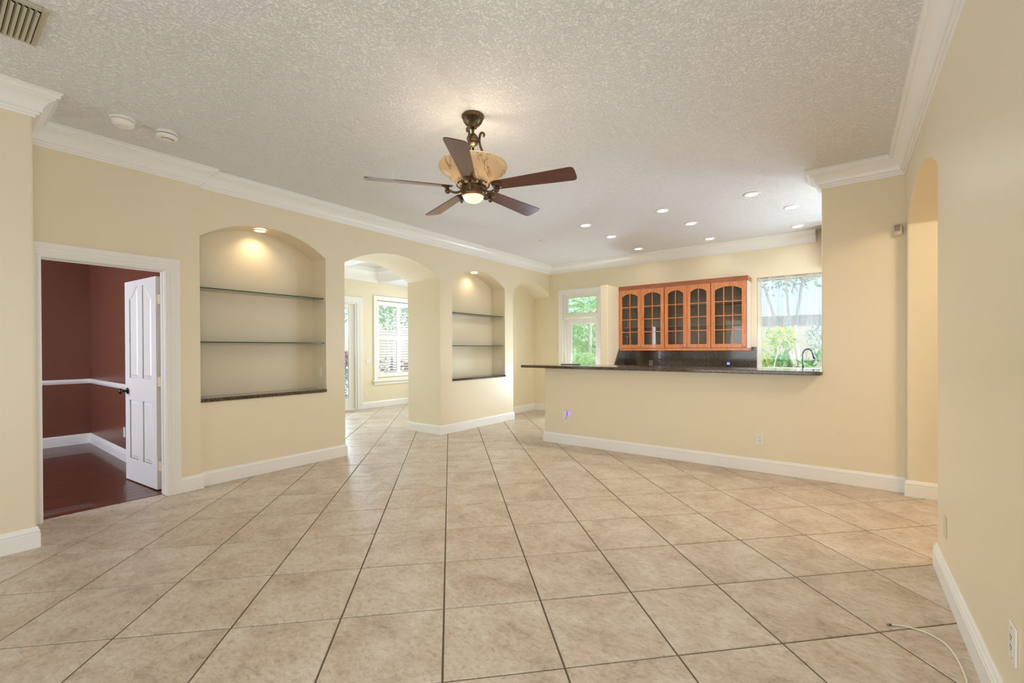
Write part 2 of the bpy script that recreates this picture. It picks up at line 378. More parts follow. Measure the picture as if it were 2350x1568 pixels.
struct('wall_bar', bm, 'wall_paint', 'tan half wall under the granite breakfast bar with a full height column at its right end', bevel=.01)
bm = BM(); box(bm, XR+.26, 2.2, YB, YB+.15, 0, H)
struct('wall_hall_end', bm, 'wall_paint', 'end wall of the hall behind the right arch')
struct('wall_kitchen_back', wallmesh(-8.6, 1.5, H, .2, [dict(u0=-4.60, u1=-3.79, z0=0, z1=2.40), dict(u0=-1.10, u1=1.05, z0=.95, z1=2.40)], ry(YK, 1)),
       'wall_paint', 'cream kitchen wall at the back with a glass door and a window')
bm = BM(); box(bm, 1.3, 1.45, YB+.15, YK, 0, H); struct('wall_kitchen_right', bm, 'wall_paint', 'kitchen wall hidden behind the column')
bm = BM(); box(bm, -3.377, -3.247, 7.065, YK, 0, 2.395); struct('wall_kitchen_stub', bm, 'wall_paint', 'short cream partition between glass door and wall cabinets', bevel=.006)
struct('wall_rear', wallmesh(-5, 1, H, .15, [dict(u0=-3.8, u1=-.6, z0=0.05, z1=2.4)], ry(-4.35, -1)), 'wall_paint', 'wall with glass doors behind the camera')
struct('wall_nook_left', wallmesh(1.6, YK, 3.3, .2, [dict(u0=3.2, u1=5.67, z0=0, z1=2.31), dict(u0=6.187, u1=7.387, z0=.66, z1=2.42)], rx(-8.45, -1)),
       'wall_paint', 'cream wall of the side room with sliding door and shuttered window')
bm = BM(); box(bm, -8.6, -5.64, 1.46, 1.6, 0, 3.3); struct('wall_nook_near', bm, 'wall_paint', 'side room wall hidden behind the niche')
bm = BM(); box(bm, -5.0, 2.3, -4.5, 8.07, H, H+.12); struct('ceiling', bm, 'ceiling', 'white knockdown textured ceiling')
bm = BM(); box(bm, -8.65, -5.001, 1.5, 4.6, 2.81, 3.3); box(bm, -8.65, -5.001, 6.24, 8.07, 2.81, 3.3); box(bm, -8.65, -5.001, 4.6, 6.24, 3.12, 3.3); box(bm, -6.1, -5.001, 4.6, 6.24, 2.81, 3.12)
struct('ceiling_nook', bm, 'ceiling', 'white coffered ceiling of the side room')
bm = BM(); box(bm, 2.2, 2.35, 2.0, YB+.15, 0, H); box(bm, XR+.25, 2.2, 1.9, 2.0, 0, H); struct('wall_hall', bm, 'wall_paint', 'hall wall beyond the right arch')
# bedroom
bm = BM(); box(bm, -8.64, -5.642, 1.437, 1.46, 0, 2.76); struct('wall_bedroom_right', bm, 'bedroom_paint', 'dark plum bedroom wall to the right of the corner')
bm = BM(); box(bm, -8.66, -8.54, -2, 1.437, 0, 2.76); struct('wall_bedroom_back', bm, 'bedroom_paint', 'dark red brown bedroom wall to the left of the corner')
bm = BM(); box(bm, -8.66, -4.97, -2.1, -2, 0, 2.76); struct('wall_bedroom_window', bm, 'bedroom_paint', 'bedroom wall hidden to the left')
bm = BM(); box(bm, -8.66, -4.97, -2.1, 1.45, 2.76, 2.85); struct('ceiling_bedroom', bm, 'white_trim', 'bedroom ceiling')

# ============================================================ floor with tiles
bm = BM(); box(bm, -4.945, 2.3, -4.5, 8.1, -.06, -.006); box(bm, -8.7, -4.945, 1.45, 8.1, -.06, -.006)
floor = struct('floor', bm, 'grout', 'beige stone-look ceramic tiles laid diagonally with brown grout')
A = Vector((.3466, .3513)); B = Vector((-.3480, .3497)); T0 = Vector((-1.6060, 1.5640))
gw = .0042
def tile_poly(i, j):
    c = T0 + A*i + B*j; e = gw/.493
    return [c+A*e+B*e, c+A*(1-e)+B*e, c+A*(1-e)+B*(1-e), c+A*e+B*(1-e)]
def clip(poly, f):
    out = []
    for k in range(len(poly)):
        a, b = poly[k], poly[(k+1) % len(poly)]; fa, fb = f(a), f(b)
        if fa >= 0: out.append(a)
        if (fa >= 0) != (fb >= 0): out.append(a+(b-a)*(fa/(fa-fb)))
    return out
def tilemesh(poly, org):
    bm = BM(); ce = sum(poly, Vector((0, 0)))/len(poly); ch = .0025
    rings = [[bm.verts.new((p.x-org.x, p.y-org.y, -.012)) for p in poly], [bm.verts.new((p.x-org.x, p.y-org.y, -.0022)) for p in poly],
             [bm.verts.new((p.x-org.x-(p-ce).normalized().x*ch*1.4, p.y-org.y-(p-ce).normalized().y*ch*1.4, 0)) for p in poly]]
    n = len(poly)
    for a, b in zip(rings, rings[1:]):
        for k in range(n): bm.faces.new((a[k], a[(k+1) % n], b[(k+1) % n], b[k]))
    bm.faces.new(rings[-1]); return bm
def inview(p):
    d = Vector((p.x, p.y, -1.3)); z = d.dot(fw)
    if z < .3: return False
    x = 1175+FPX*d.dot(r2)/z; y = 805.8-FPX*d.dot(u2)/z
    return -160 < x < 2510 and 600 < y < 1750
tiles = []; std = None
for i in range(-24, 24):
    for j in range(-16, 26):
        c = T0+A*(i+.5)+B*(j+.5)
        if not (-4.5 < c.y < 8.05 and -8.75 < c.x < 1.6): continue
        if c.x < -4.6 and c.y < .0: continue
        if c.x > .75 and c.y < 2.2: continue
        poly = tile_poly(i, j); full = True
        if c.y < 1.75 and c.x < -4.3:
            if c.x < -5.3: continue
            poly = clip(poly, lambda q: q.x+4.94); full = False
            if len(poly) < 3: continue
        vis = inview(c) and c.x < .95 and not (c.x > -3.1 and c.y > 5.75) and not (c.x < -5.6 and c.y < 3.3)
        tiles.append((0 if vis else 1, c.length, i, j, poly, full))
tiles.sort(key=lambda t_: (t_[0], t_[1]))
rest = BM(); nt = 0
for vis, L, i, j, poly, full in tiles:
    c = T0+A*(i+.5)+B*(j+.5)
    if vis == 0 and nt < 296:
        if full:
            if std is None: std = mkmesh('tile', tilemesh(tile_poly(0, 0), T0+A*.5+B*.5)); std.materials.append(M['tile'])
            o = obj('tile', std, None, floor, loc=(c.x, c.y, random.uniform(-.0006, .0004)))
        else: obj('tile', tilemesh(poly, c), 'tile', floor, loc=(c.x, c.y, 0))
        nt += 1
    else:
        t_ = tilemesh(poly, Vector((0, 0))); me = bpy.data.meshes.new('x'); t_.to_mesh(me); t_.free(); rest.from_mesh(me); bpy.data.meshes.remove(me)
o = obj('tile_field', rest, 'tile', floor); o['kind'] = 'stuff'
# bedroom planks
bm = BM(); box(bm, -8.54, -4.945, -2, 1.437, -.06, -.012); bf = struct('floor_bedroom', bm, 'black', 'dark red-brown hardwood floor of the bedroom')
x = -8.54; k = 0
pl = {}
while x < -4.96:
    w_ = .115
    y = -2 - random.random()*1.0
    while y < 1.437:
        y2 = min(y+1.22, 1.437); ya = max(y, -2)
        if y2 - ya > .03:
            L = round(y2-ya, 3)
            bm = BM(); x2 = min(x+w_, -4.947)
            box(bm, 0, x2-x-.0025, 0, L-.002, -.012, .001)
            if y2 > -1.3: obj('plank', bm, 'plank_wood', bf, loc=(x, ya, 0))
            else: bm.free()
        y += 1.22
    x += w_
bm = BM(); box(bm, -4.975, -4.935, .547, 1.302, -.011, .004); obj('threshold', bm, 'plank_wood', bf, bevel=.002)

# ============================================================ mouldings
CROWN = [(0, -.168), (.010, -.168), (.014, -.160), (.014, -.152), (.026, -.152), (.030, -.144), (.030, -.134), (.042, -.134), (.044, -.118), (.050, -.100), (.060, -.082), (.074, -.066), (.092, -.054), (.104, -.048), (.104, -.036), (.118, -.036), (.124, -.026), (.124, -.012), (.134, -.012), (.134, 0), (0, 0)]
CROWN = [(a*.95, b) for a, b in CROWN]
BASE = [(0, 0), (.018, 0), (.018, .094), (.012, .097), (.012, .102), (.0165, .105), (.0165, .113), (.010, .122), (.0085, .132), (.004, .138), (0, .138)]
def crown(name, path, side, label, z=H-.0005):
    bm = BM(); sweep(bm, [(a, b, z) for a, b in path], CROWN, (0, 0, 1), side); return struct(name, bm, 'white_trim', label, auto=True)
def base(name, path, side, label, z=.0005, par=None):
    bm = BM(); sweep(bm, [(a, b, z) for a, b in path], BASE, (0, 0, 1), side); return struct(name, bm, 'white_trim', label, par, auto=True)
crown('trim_1', [(XA, -4.3), (XA, .45), (XB, .45), (XB, 1.575), (XL, 1.575), (XL, YK), (-.33, YK)], 1, 'white crown moulding along the left and kitchen back walls')
crown('trim_2', [(XR, -4.3), (XR, YB), (-.175, YB), (-.175, YB+.15), (1.28, YB+.15)], -1, 'white crown moulding along the right wall and around the column')
base('baseboard_near_left', [(XA, -4.3), (XA, .45), (-4.8, .45)], 1, 'white baseboard at the left edge of the picture')
base('baseboard_door_wall', [(XB, 1.414), (XB, 1.575), (XL+.001, 1.575)], 1, 'tiny white baseboard between door casing and niche wall')
base('baseboard_left', [(XL, 1.58), (XL, 3.118), (-5.64, 3.118)], 1, 'white baseboard under the larger arched niche')
base('baseboard_pier', [(-5.64, 4.722), (XL, 4.722), (XL, 6.57), (XL-.42, 6.57), (XL-.42, YK), (-4.71, YK)], 1, 'white baseboard around the pier with the smaller niche')
base('baseboard_bar', [(-3.38, YB+.15), (-3.38, YB), (XR-.001, YB), (XR-.001, 5.17), (XR+.25, 5.17)], 1, 'white baseboard along the tan bar wall')
base('baseboard_right', [(XR, -4.3), (XR, 3.602), (XR+.25, 3.602)], -1, 'white baseboard along the right wall')
base('baseboard_nook', [(-8.45, 5.80), (-8.45, YK), (-5.65, YK)], -1 if False else 1, 'white baseboard of the side room')
base('baseboard_bedroom', [(-8.54, -2), (-8.54, 1.437), (-5.02, 1.437)], 1, 'white baseboard of the bedroom')
bm = BM(); CR = [(0, -.03), (.006, -.03), (.008, -.018), (.016, -.010), (.018, 0), (.016, .01), (.008, .018), (.006, .03), (0, .03)]
sweep(bm, [(-8.54, -2, .875), (-8.54, 1.437, .875), (-5.02, 1.437, .875)], CR, (0, 0, 1), 1); struct('trim_3', bm, 'white_trim', 'white chair rail around the bedroom', auto=True)
# coffer crown in the side room
bm = BM(); sweep(bm, [(-8.45, 4.6, 3.12), (-8.45, 6.24, 3.12), (-6.1, 6.24, 3.12), (-6.1, 4.6, 3.12)], [(a*1.3, b*1.85) for a, b in CROWN], (0, 0, 1), 1, closed=True)
struct('trim_4', bm, 'white_trim', 'white moulding inside the coffer of the side room', auto=True)
# casings
CAS = [(0, 0), (0, .012), (.006, .016), (.016, .016), (.020, .012), (.030, .013), (.034, .018), (.055, .020), (.060, .024), (.075, .024), (.08, .026), (.092, .026), (.094, .022), (.094, 0)]
def casing(name, pts, nrm, side, label, sc=1.0, closed=False):
    bm = BM(); sweep(bm, pts, [(a*sc, b) for a, b in CAS], nrm, side, closed); return struct(name, bm, 'white_trim', label, auto=True)
casing('trim_5', [(XB, .541, 0.0005), (XB, .541, 2.016), (XB, 1.308, 2.016), (XB, 1.308, .0005)], (1, 0, 0), -1, 'white moulded casing around the bedroom doorway', 1.12)
bm = BM()
for y0, y1 in ((.526, .546), (1.303, 1.323)): box(bm, -4.966, XB+.001, y0, y1, .004, 2.031)
box(bm, -4.966, XB+.001, .5465, 1.3025, 2.011, 2.031)
for y0, y1 in ((.5462, .552), (1.297, 1.3028)): box(bm, -4.93, -4.895, y0, y1, .004, 2.0105)
box(bm, -4.93, -4.895, .552, 1.297, 2.003, 2.0105)
struct('trim_6', bm, 'white_trim', 'white jamb lining of the bedroom doorway', bevel=.002)
bm = BM(); sweep(bm, [(-4.972, .54, 0), (-4.972, .54, 2.012), (-4.972, 1.304, 2.012), (-4.972, 1.304, 0)], [(a*.9, -b*.7) for a, b in CAS], (1, 0, 0), -1)

# ============================================================ bedroom door leaf
dr = sthing('door_1', 'white six-panel style bedroom door standing open into the dark room', (-5.083, 1.301, .012), R(185.0))
LW, LH, LT = .735, 1.975, .035
ops = []
def leafpanels():
    bm = BM()
    # frame built from strips around two columns of two panels
    xs = [(.105, .315), (.42, .63)]
    stiles = [(0, .105), (.315, .42), (.63, LW)]
    for a, b in stiles: box(bm, a, b, -LT, 0, 0, LH)
    for a, b in xs:
        box(bm, a, b, -LT, 0, 0, .22); box(bm, a, b, -LT, 0, .80, 1.02)
        # arched rail above: raised towards the centre stile
        n = 8; inner = b if a < .3 else a
        zt = lambda u: 1.80 + .12*(.5-.5*math.cos(PI*min(1, max(0, (1-abs(u-inner)/(.21))*1.0))))
        for k in range(n):
            ua, ub = a+(b-a)*k/n, a+(b-a)*(k+1)/n
            v = [bm.verts.new(q) for q in ((ua, -LT, zt(ua)), (ub, -LT, zt(ub)), (ub, 0, zt(ub)), (ua, 0, zt(ua)), (ua, -LT, LH), (ub, -LT, LH), (ub, 0, LH), (ua, 0, LH))]
            for q in ((0, 1, 2, 3), (4, 5, 6, 7), (0, 1, 5, 4), (3, 2, 6, 7)): bm.faces.new([v[s] for s in q])
    bmesh.ops.remove_doubles(bm, verts=bm.verts, dist=1e-5); return bm
obj('leaf_frame', leafpanels(), 'white_trim', dr)
def raised(a, b, z0, z1, top=None):
    bm = BM()
    for s in (0, 1):
        f = (lambda d: -d) if s == 0 else (lambda d: -LT+d)
        inner = b if a < .3 else a
        def outline(m):
            pts = [(a+m, z0+m), (b-m, z0+m)]
            if top is None: pts += [(b-m, z1-m), (a+m, z1-m)]
            else:
                for k in range(7):
                    u = b-m-(b-a-2*m)*k/6; pts.append((u, top(u)-m))
            return pts
        O = [(0, .003), (.0, .011), (.012, .011), (.035, .003)]
        rings = [[bm.verts.new((x_, f(d), z_)) for x_, z_ in outline(m_)] for m_, d in O]
        for r_a, r_b in zip(rings, rings[1:]):
            n = len(r_a)
            for k in range(n): bm.faces.new((r_a[k], r_a[(k+1) % n], r_b[(k+1) % n], r_b[k]))
        bm.faces.new(rings[-1])
    return bm
for a, b in ((.105, .315), (.42, .63)):
    inner = b if a < .3 else a
    zt = (lambda inn: (lambda u: 1.80+.12*(.5-.5*math.cos(PI*min(1, max(0, 1-abs(u-inn)/.21))))))(inner)
    obj('door_panel', raised(a, b, 1.02, 1.9, zt), 'white_trim', dr); obj('door_panel', raised(a, b, .22, .80), 'white_trim', dr)
kn = BM()
for s in (1, -1):
    lathe(kn, [(.031, 0), (.031, .006), (.022, .012), (.011, .016), (.011, .034), (.02, .04), (.027, .05), (.028, .06), (.022, .07), (.012, .074)] if s > 0 else
          [(.031, -LT), (.031, -LT-.006), (.022, -LT-.012), (.011, -LT-.016), (.011, -LT-.034), (.02, -LT-.04), (.027, -LT-.05), (.028, -LT-.06), (.022, -LT-.07), (.012, -LT-.074)], 20, (LW-.062, 0, .885), axis='Y')
o = obj('door_knob', kn, 'dark_metal', dr, smooth=True); o['label'] = 'dark bronze round knob'
for z in (.22, 1.0, 1.76):
    bm = BM(); box(bm, -.112, 0, -.016, -.012, z-.045, z+.045); lathe(bm, [(.007, z-.046), (.007, z+.046)], 10, (-.07, -.010, 0)); obj('hinge', bm, 'plastic_cream', dr)

# ============================================================ niche sills, glass shelves, lights
def nosed(bm, x0, x1, y0, y1, z0, z1): box(bm, x0, x1, y0, y1, z0, z1)
for y0, y1, lab, gap, mt in ((1.58, 2.872, 'dark speckled granite sill at the bottom of the larger niche near the doorway', (1.578, 2.88), 'granite'),
                         (4.98, 6.325, 'dark granite sill at the bottom of the smaller niche beside the arch', (4.975, 6.335), 'granite_dark')):
    bm = BM(); box(bm, XL-.298, XL+.026, y0+.002, y1-.002, .803, .838)
    o = obj('niche_sill', bm, mt, bevel=.012, seg=3); tag(o, lab, 'stone sill', 'granite niche sills')
def shelf(y0, y1, z, lab, x0=XL-.29, x1=XL-.035):
    t = thing('glass_shelf', lab, 'glass shelf', ((x0+x1)/2, (y0+y1)/2, z), 0, 'glass shelves in the arched niches')
    cx, cy = (x0+x1)/2, (y0+y1)/2
    bm = BM(); box(bm, x0-cx, x1-cx-.0015, y0-cy, y1-cy, -.005, .005); obj('pane', bm, 'shelf_glass', t)
    bm = BM(); box(bm, x1-cx-.0014, x1-cx, y0-cy, y1-cy, -.005, .005); o = obj('polished_edge', bm, 'shelf_edge', t); o['label'] = 'dark green polished front edge'
    for yy in (y0-cy+.004, y1-cy-.012):
        for xx in (-.08, .08):
            bm = BM(); lathe(bm, [(.004, -.010), (.004, -.0052)], 8, (xx, yy+.004, 0)); obj('shelf_pin', bm, 'nickel', t)
    return t
shelf(1.590, 2.868, 1.905, 'upper green-edged glass shelf in the larger niche near the doorway')
shelf(1.590, 2.868, 1.380, 'lower green-edged glass shelf in the larger niche near the doorway')
shelf(4.986, 6.321, 1.883, 'upper green-edged glass shelf in the smaller niche beside the arch')
shelf(4.986, 6.321, 1.356, 'lower green-edged glass shelf in the smaller niche beside the arch')
def point(name, loc, power, color, size=.03):
    d = bpy.data.lights.new(name, 'POINT'); d.energy = power; d.color = color; d.shadow_soft_size = size
    o = bpy.data.objects.new(name, d); COL.objects.link(o); o.location = loc; return o
def spot(name, loc, power, color, ang=120, blend=.8, size=.05, direction=(0, 0, -1)):
    d = bpy.data.lights.new(name, 'SPOT'); d.energy = power; d.color = color; d.spot_size = R(ang); d.spot_blend = blend; d.shadow_soft_size = size
    o = bpy.data.objects.new(name, d); COL.objects.link(o); o.location = loc; o.rotation_euler = Vector(direction).to_track_quat('-Z', 'Y').to_euler(); return o
def downlight(loc, lab, grp, r=.085, tiltx=0, glowmat='lamp_white'):
    t = thing('recessed_light', lab, 'ceiling light', loc, 0, grp)
    bm = BM(); lathe(bm, [(r*.72, .004), (r*.74, -.006), (r*.9, -.009), (r, -.006), (r, .0)], 28, cap=False); obj('trim_ring', bm, 'plastic_white', t, smooth=True)
    bm = BM(); lathe(bm, [(r*.74, -.002), (r*.5, -.0045), (r*.02, -.006)], 24); obj('lens', bm, glowmat, t, smooth=True)
    return t
xs = (-2.84, -1.755, -.67); 
grid = [((-2.863, 5.53), 'nearest row, left'), ((-1.80, 5.53), 'nearest row, middle'), ((-.82, 5.55), 'nearest row, right'),
        ((-2.84, 6.33), 'middle row, left'), ((-1.68, 6.34), 'middle row, middle'), ((-.51, 6.35), 'middle row, right'),
        ((-2.82, 7.39), 'row nearest the cabinets, left'), ((-1.68, 7.40), 'row nearest the cabinets, middle'), ((-.52, 7.40), 'row nearest the window, right')]
for (x, y), lab in grid:
    downlight((x, y, H), 'lit round recessed light over the bar and kitchen, '+lab, 'recessed kitchen ceiling lights')
    spot('kitchen_downlight', (x, y, H-.02), 4 if y > 7 else 20, (1.0, .96, .90), 158, .6, .06)
downlight((XL-.14, 2.20, 2.588), 'warm recessed light in the top of the larger niche near the doorway', 'recessed niche lights', .075, glowmat='lamp_warm')
spot('niche_lamp', (XL-.14, 2.20, 2.57), 5.0, (1.0, .74, .46), 130, .9, .03, (-.25, 0, -1))
downlight((XL-.14, 5.655, 2.598), 'recessed light in the top of the smaller niche beside the arch', 'recessed niche lights', .07, glowmat='lamp_warm')
spot('niche_lamp', (XL-.14, 5.655, 2.58), 3.0, (1.0, .82, .62), 130, .9, .03, (-.25, 0, -1))
bm = BM(); lathe(bm, [(.055, 0), (.055, -.012), (.05, -.018), (.01, -.019)], 24); o = obj('sprinkler_cover', bm, 'plastic_white', loc=(-3.826, 5.908, H), auto=True)
tag(o, 'small unlit round white cover on the ceiling left of the kitchen lights', 'ceiling cover')

# ============================================================ ceiling fixtures
t = thing('smoke_detector', 'rounded white dome smoke detector, the left one near the crown moulding', 'smoke detector', (-4.262, .905, H), 0, 'smoke detectors')
bm = BM(); lathe(bm, [(.078, 0), (.076, -.010), (.066, -.014)], 32); obj('mounting_plate', bm, 'plastic_white', t, auto=True)
bm = BM(); lathe(bm, [(.056, -.0141), (.056, -.018)], 24); obj('gap_ring', bm, 'slot_dark', t)
bm = BM(); lathe(bm, [(.065, -.0181), (.066, -.03), (.060, -.045), (.046, -.056), (.02, -.060), (.004, -.0605)], 32); obj('dome', bm, 'plastic_white', t, auto=True)
bm = BM(); lathe(bm, [(.016, -.0606), (.015, -.064), (.002, -.0645)], 16, (.012, -.01, 0)); obj('test_button', bm, 'plastic_white', t, auto=True)
t = thing('smoke_detector', 'flat drum shaped white smoke detector with dark grille band, the right one', 'smoke detector', (-4.245, 1.165, H), 0, 'smoke detectors')
bm = BM(); lathe(bm, [(.066, 0), (.069, -.004), (.069, -.024)], 36); obj('mounting_plate', bm, 'plastic_white', t, auto=True)
bm = BM(); lathe(bm, [(.066, -.0242), (.066, -.029)], 36); obj('grille_band', bm, 'slot_dark', t)
bm = BM(); lathe(bm, [(.069, -.0292), (.069, -.042), (.062, -.054), (.045, -.06), (.004, -.061)], 36); obj('body', bm, 'plastic_white', t, auto=True)
bm = BM(); lathe(bm, [(.028, -.0612), (.026, -.067), (.003, -.068)], 20, (.0, -.008, 0)); obj('test_button', bm, 'plastic_white', t, auto=True)
bm = BM()
for k in range(8):
    a = R(-25+k*16); box(bm, -.004, .004, .040, .046, -.0625, -.061, Matrix.Rotation(a-PI/2-.6, 4, 'Z'))
obj('sound_slots', bm, 'slot_dark', t)
t = thing('air_vent', 'grey-beige metal ceiling vent with angled slats in the top left corner', 'air vent', (-3.40, 0, H))
vx0, vx1, vy0, vy1 = -.205, .215, -.42, .395
bm = BM()
for a, b, c, d in ((vx0, vx1, vy1-.022, vy1), (vx0, vx1, vy0, vy0+.022), (vx0, vx0+.014, vy0+.022, vy1-.022), (vx1-.03, vx1, vy0+.022, vy1-.022)): box(bm, a, b, c, d, -.014, 0)
obj('frame', bm, 'vent_metal', t, bevel=.002)
bm = BM(); box(bm, vx0+.014, vx1-.03, vy0+.022, vy1-.022, -.0015, 0); obj('duct', bm, 'vent_dark', t)
bm = BM(); ring = []
for (a, z) in [(-.010, -.003), (-.008, -.011), (-.002, -.018), (.008, -.023)]:
    ring.append([bm.verts.new(q) for q in ((vx0+.015, a, z), (vx1-.031, a, z), (vx1-.031, a+.0008, z+.001), (vx0+.015, a+.0008, z+.001))])
for p_, q_ in zip(ring, ring[1:]):
    for k in range(4): bm.faces.new((p_[k], p_[(k+1) % 4], q_[(k+1) % 4], q_[k]))
bm.faces.new(ring[0]); bm.faces.new(ring[-1])
me = mkmesh('slat', bm); me.materials.append(M['vent_metal'])
y = vy1-.036
while y > vy0+.03:
    obj('slat', me, None, t, loc=(0, y, 0)); y -= .0215

# ============================================================ ceiling fan
FX, FY = -2.176, 2.436
fan = thing('ceiling_fan', 'bronze ceiling fan with cherry blades and an alabaster glass bowl light', 'ceiling fan', (FX, FY, H))
bm = BM(); lathe(bm, [(.078, 0), (.082, -.006), (.082, -.012), (.076, -.018), (.074, -.026), (.067, -.045), (.052, -.064), (.034, -.078), (.030, -.082), (.030, -.088), (.012, -.09)], 64,
                 flute=lambda z: .13 if -.075 < z < -.02 else 0)
obj('canopy', bm, 'bronze', fan, auto=True)
bm = BM(); lathe(bm, [(.0105, -.086), (.0105, -.15)], 14); obj('downrod', bm, 'bronze', fan, smooth=True)
bm = BM(); lathe(bm, [(.014, -.134), (.024, -.138), (.034, -.150), (.040, -.170), (.040, -.178), (.042, -.180), (.042, -.186), (.038, -.190), (.036, -.206), (.026, -.217), (.016, -.222), (.012, -.228), (.004, -.234)], 32)
obj('coupling', bm, 'bronze', fan, auto=True)
bm = BM(); lathe(bm, [(.008, -.22), (.008, -.50)], 10); obj('inner_rod', bm, 'bronze', fan, smooth=True)
armp = [(.076, -.150), (.083, -.140), (.080, -.128), (.068, -.122), (.056, -.130), (.050, -.150), (.047, -.180), (.052, -.215), (.064, -.250), (.074, -.285), (.088, -.325), (.098, -.365), (.095, -.42), (.080, -.47), (.065, -.50)]
sp = smoothpts([(a, 0, b) for a, b in armp], 5)
for az in (40, 160, 280):
    bm = BM(); nn = len(sp); rad = [.0065+.0028*math.sin(PI*min(1, k/nn*1.2)) + (.0035 if 46 < k < 50 else 0) + (.0022*math.sin(k*2.1) if 50 <= k < 62 else 0) for k in range(nn)]
    rad[0] = .009; rad[1] = .0095; tube(bm, sp, rad, 10); obj('scroll_arm', bm, 'bronze', fan, smooth=True, rot=(0, 0, R(az)))
bp_ = [(.249, -.366), (.252, -.374), (.247, -.390), (.228, -.410), (.198, -.430), (.167, -.450), (.142, -.473), (.126, -.496), (.112, -.512), (.098, -.522)]
inner = [(r_-.006, z_+.005) for r_, z_ in bp_[::-1]]
bm = BM(); lathe(bm, bp_+inner, 56, cap=False); obj('glass_bowl', bm, 'alabaster', fan, smooth=True)
bm = BM(); lathe(bm, [(.06, -.505), (.092, -.509), (.094, -.516), (.088, -.522), (.088, -.531), (.092, -.534), (.092, -.566), (.087, -.572), (.084, -.578), (.07, -.579)], 40)
obj('motor_housing', bm, 'bronze', fan, auto=True)
bm = BM(); lathe(bm, [(.084, -.5785), (.083, -.586), (.078, -.591), (.07, -.5915)], 40); o = obj('light_ring', bm, 'copper', fan, auto=True); o['label'] = 'copper coloured ring around the lower lamp'
bm = BM(); lathe(bm, [(.077, -.588), (.074, -.602), (.064, -.617), (.048, -.628), (.028, -.635), (.003, -.637)], 36); o = obj('lamp_globe', bm, 'lamp_globe', fan, smooth=True); o['label'] = 'glowing veined glass globe'
for k in range(5):
    bm = BM(); a0 = R(-20)+k*2*PI/5; rg_ = .122
    for sg in (-1, 1):
        for (da, zc, rs, turn) in ((.10, -.498, .021, 1.8), (.36, -.505, .015, 1.6)):
            pts = []
            for q in range(17):
                th = PI/2-sg*q/16*turn*PI; rad = rs*(1-.62*q/16)
                a = a0+sg*da+rad*math.cos(th)/rg_; pts.append(((rg_-.004)*math.cos(a), (rg_-.004)*math.sin(a), zc+rad*math.sin(th)))
            tube(bm, pts, .0042, 6)
    for sg in (-1, 0, 1):
        a = a0+sg*.12; pts = [(.094*math.cos(a0+sg*.05), .094*math.sin(a0+sg*.05), -.524), (.112*math.cos(a), .112*math.sin(a), -.510), (.122*math.cos(a), .122*math.sin(a), -.478+.012*abs(sg))]
        tube(bm, smoothpts(pts, 3), [.006, .006, .006, .005, .004, .003, .003], 6)
    obj('filigree', bm, 'bronze', fan, smooth=True)
def blademesh():
    bm = BM(); top = []; n = 10
    outl = [(.150, -.030), (.158, -.042), (.175, -.050)]
    for k in range(n+1):
        t_ = k/n; outl.append((.175+t_*.555, -(.050+.024*t_)))
    outl += [(.748, -.070), (.758, -.058), (.762, -.040), (.763, 0)]
    full = outl + [(a, -b) for a, b in outl[::-1][1:]]
    for z in (-.003, .003): top.append([bm.verts.new((a, b, z)) for a, b in full])
    m_ = len(full)
    for k in range(m_): bm.faces.new((top[0][k], top[0][(k+1) % m_], top[1][(k+1) % m_], top[1][k]))
    bm.faces.new(top[0]); bm.faces.new(top[1]); return bm
blademe = mkmesh('blade', blademesh()); blademe.materials.append(M['blade_wood'])
ap = smoothpts([(.085, 0, -.552), (.105, 0, -.566), (.130, 0, -.573), (.152, 0, -.570), (.170, 0, -.562), (.186, 0, -.553)], 5)
for k in range(5):
    az = -56+72*k
    bl = obj('blade', blademe, None, fan, loc=(0, 0, -.530), rot=(R(-13), 0, R(az)))
    bm = BM(); tube(bm, ap, [.0085]*len(ap), 10)
    curl = [(.186+.014*math.cos(th), 0, -.567+.014*math.sin(th)) for th in [R(100-q*24) for q in range(14)]]
    tube(bm, curl, [.009-.0003*q for q in range(14)], 10); lathe(bm, [(.011, -.008), (.013, 0), (.011, .008)], 12, (.186, 0, -.567), axis='Y')
    lathe(bm, [(.007, -.557), (.009, -.538)], 10, (.19, 0, 0))
    ar = obj('blade_arm', bm, 'bronze', fan, smooth=True, rot=(0, 0, R(az)))
    bm = BM(); lathe(bm, [(.008, -.0165), (.02, -.016), (.032, -.009), (.036, -.005), (.034, -.0035)], 40, (.195, 0, -.0), flute=lambda z: .09 if -.012 < z < -.004 else 0)
    md = obj('medallion', bm, 'bronze', bl, auto=True)
point('fan_bowl_bulb', (FX+.035, FY+.01, H-.435), 2.8, (1.0, .84, .64), .03)
point('fan_bowl_bulb', (FX-.035, FY-.02, H-.435), 2.8, (1.0, .84, .64), .03)
spot('fan_lower_bulb', (FX, FY, H-.645), 18.0, (1.0, .74, .46), 168, .6, .05)

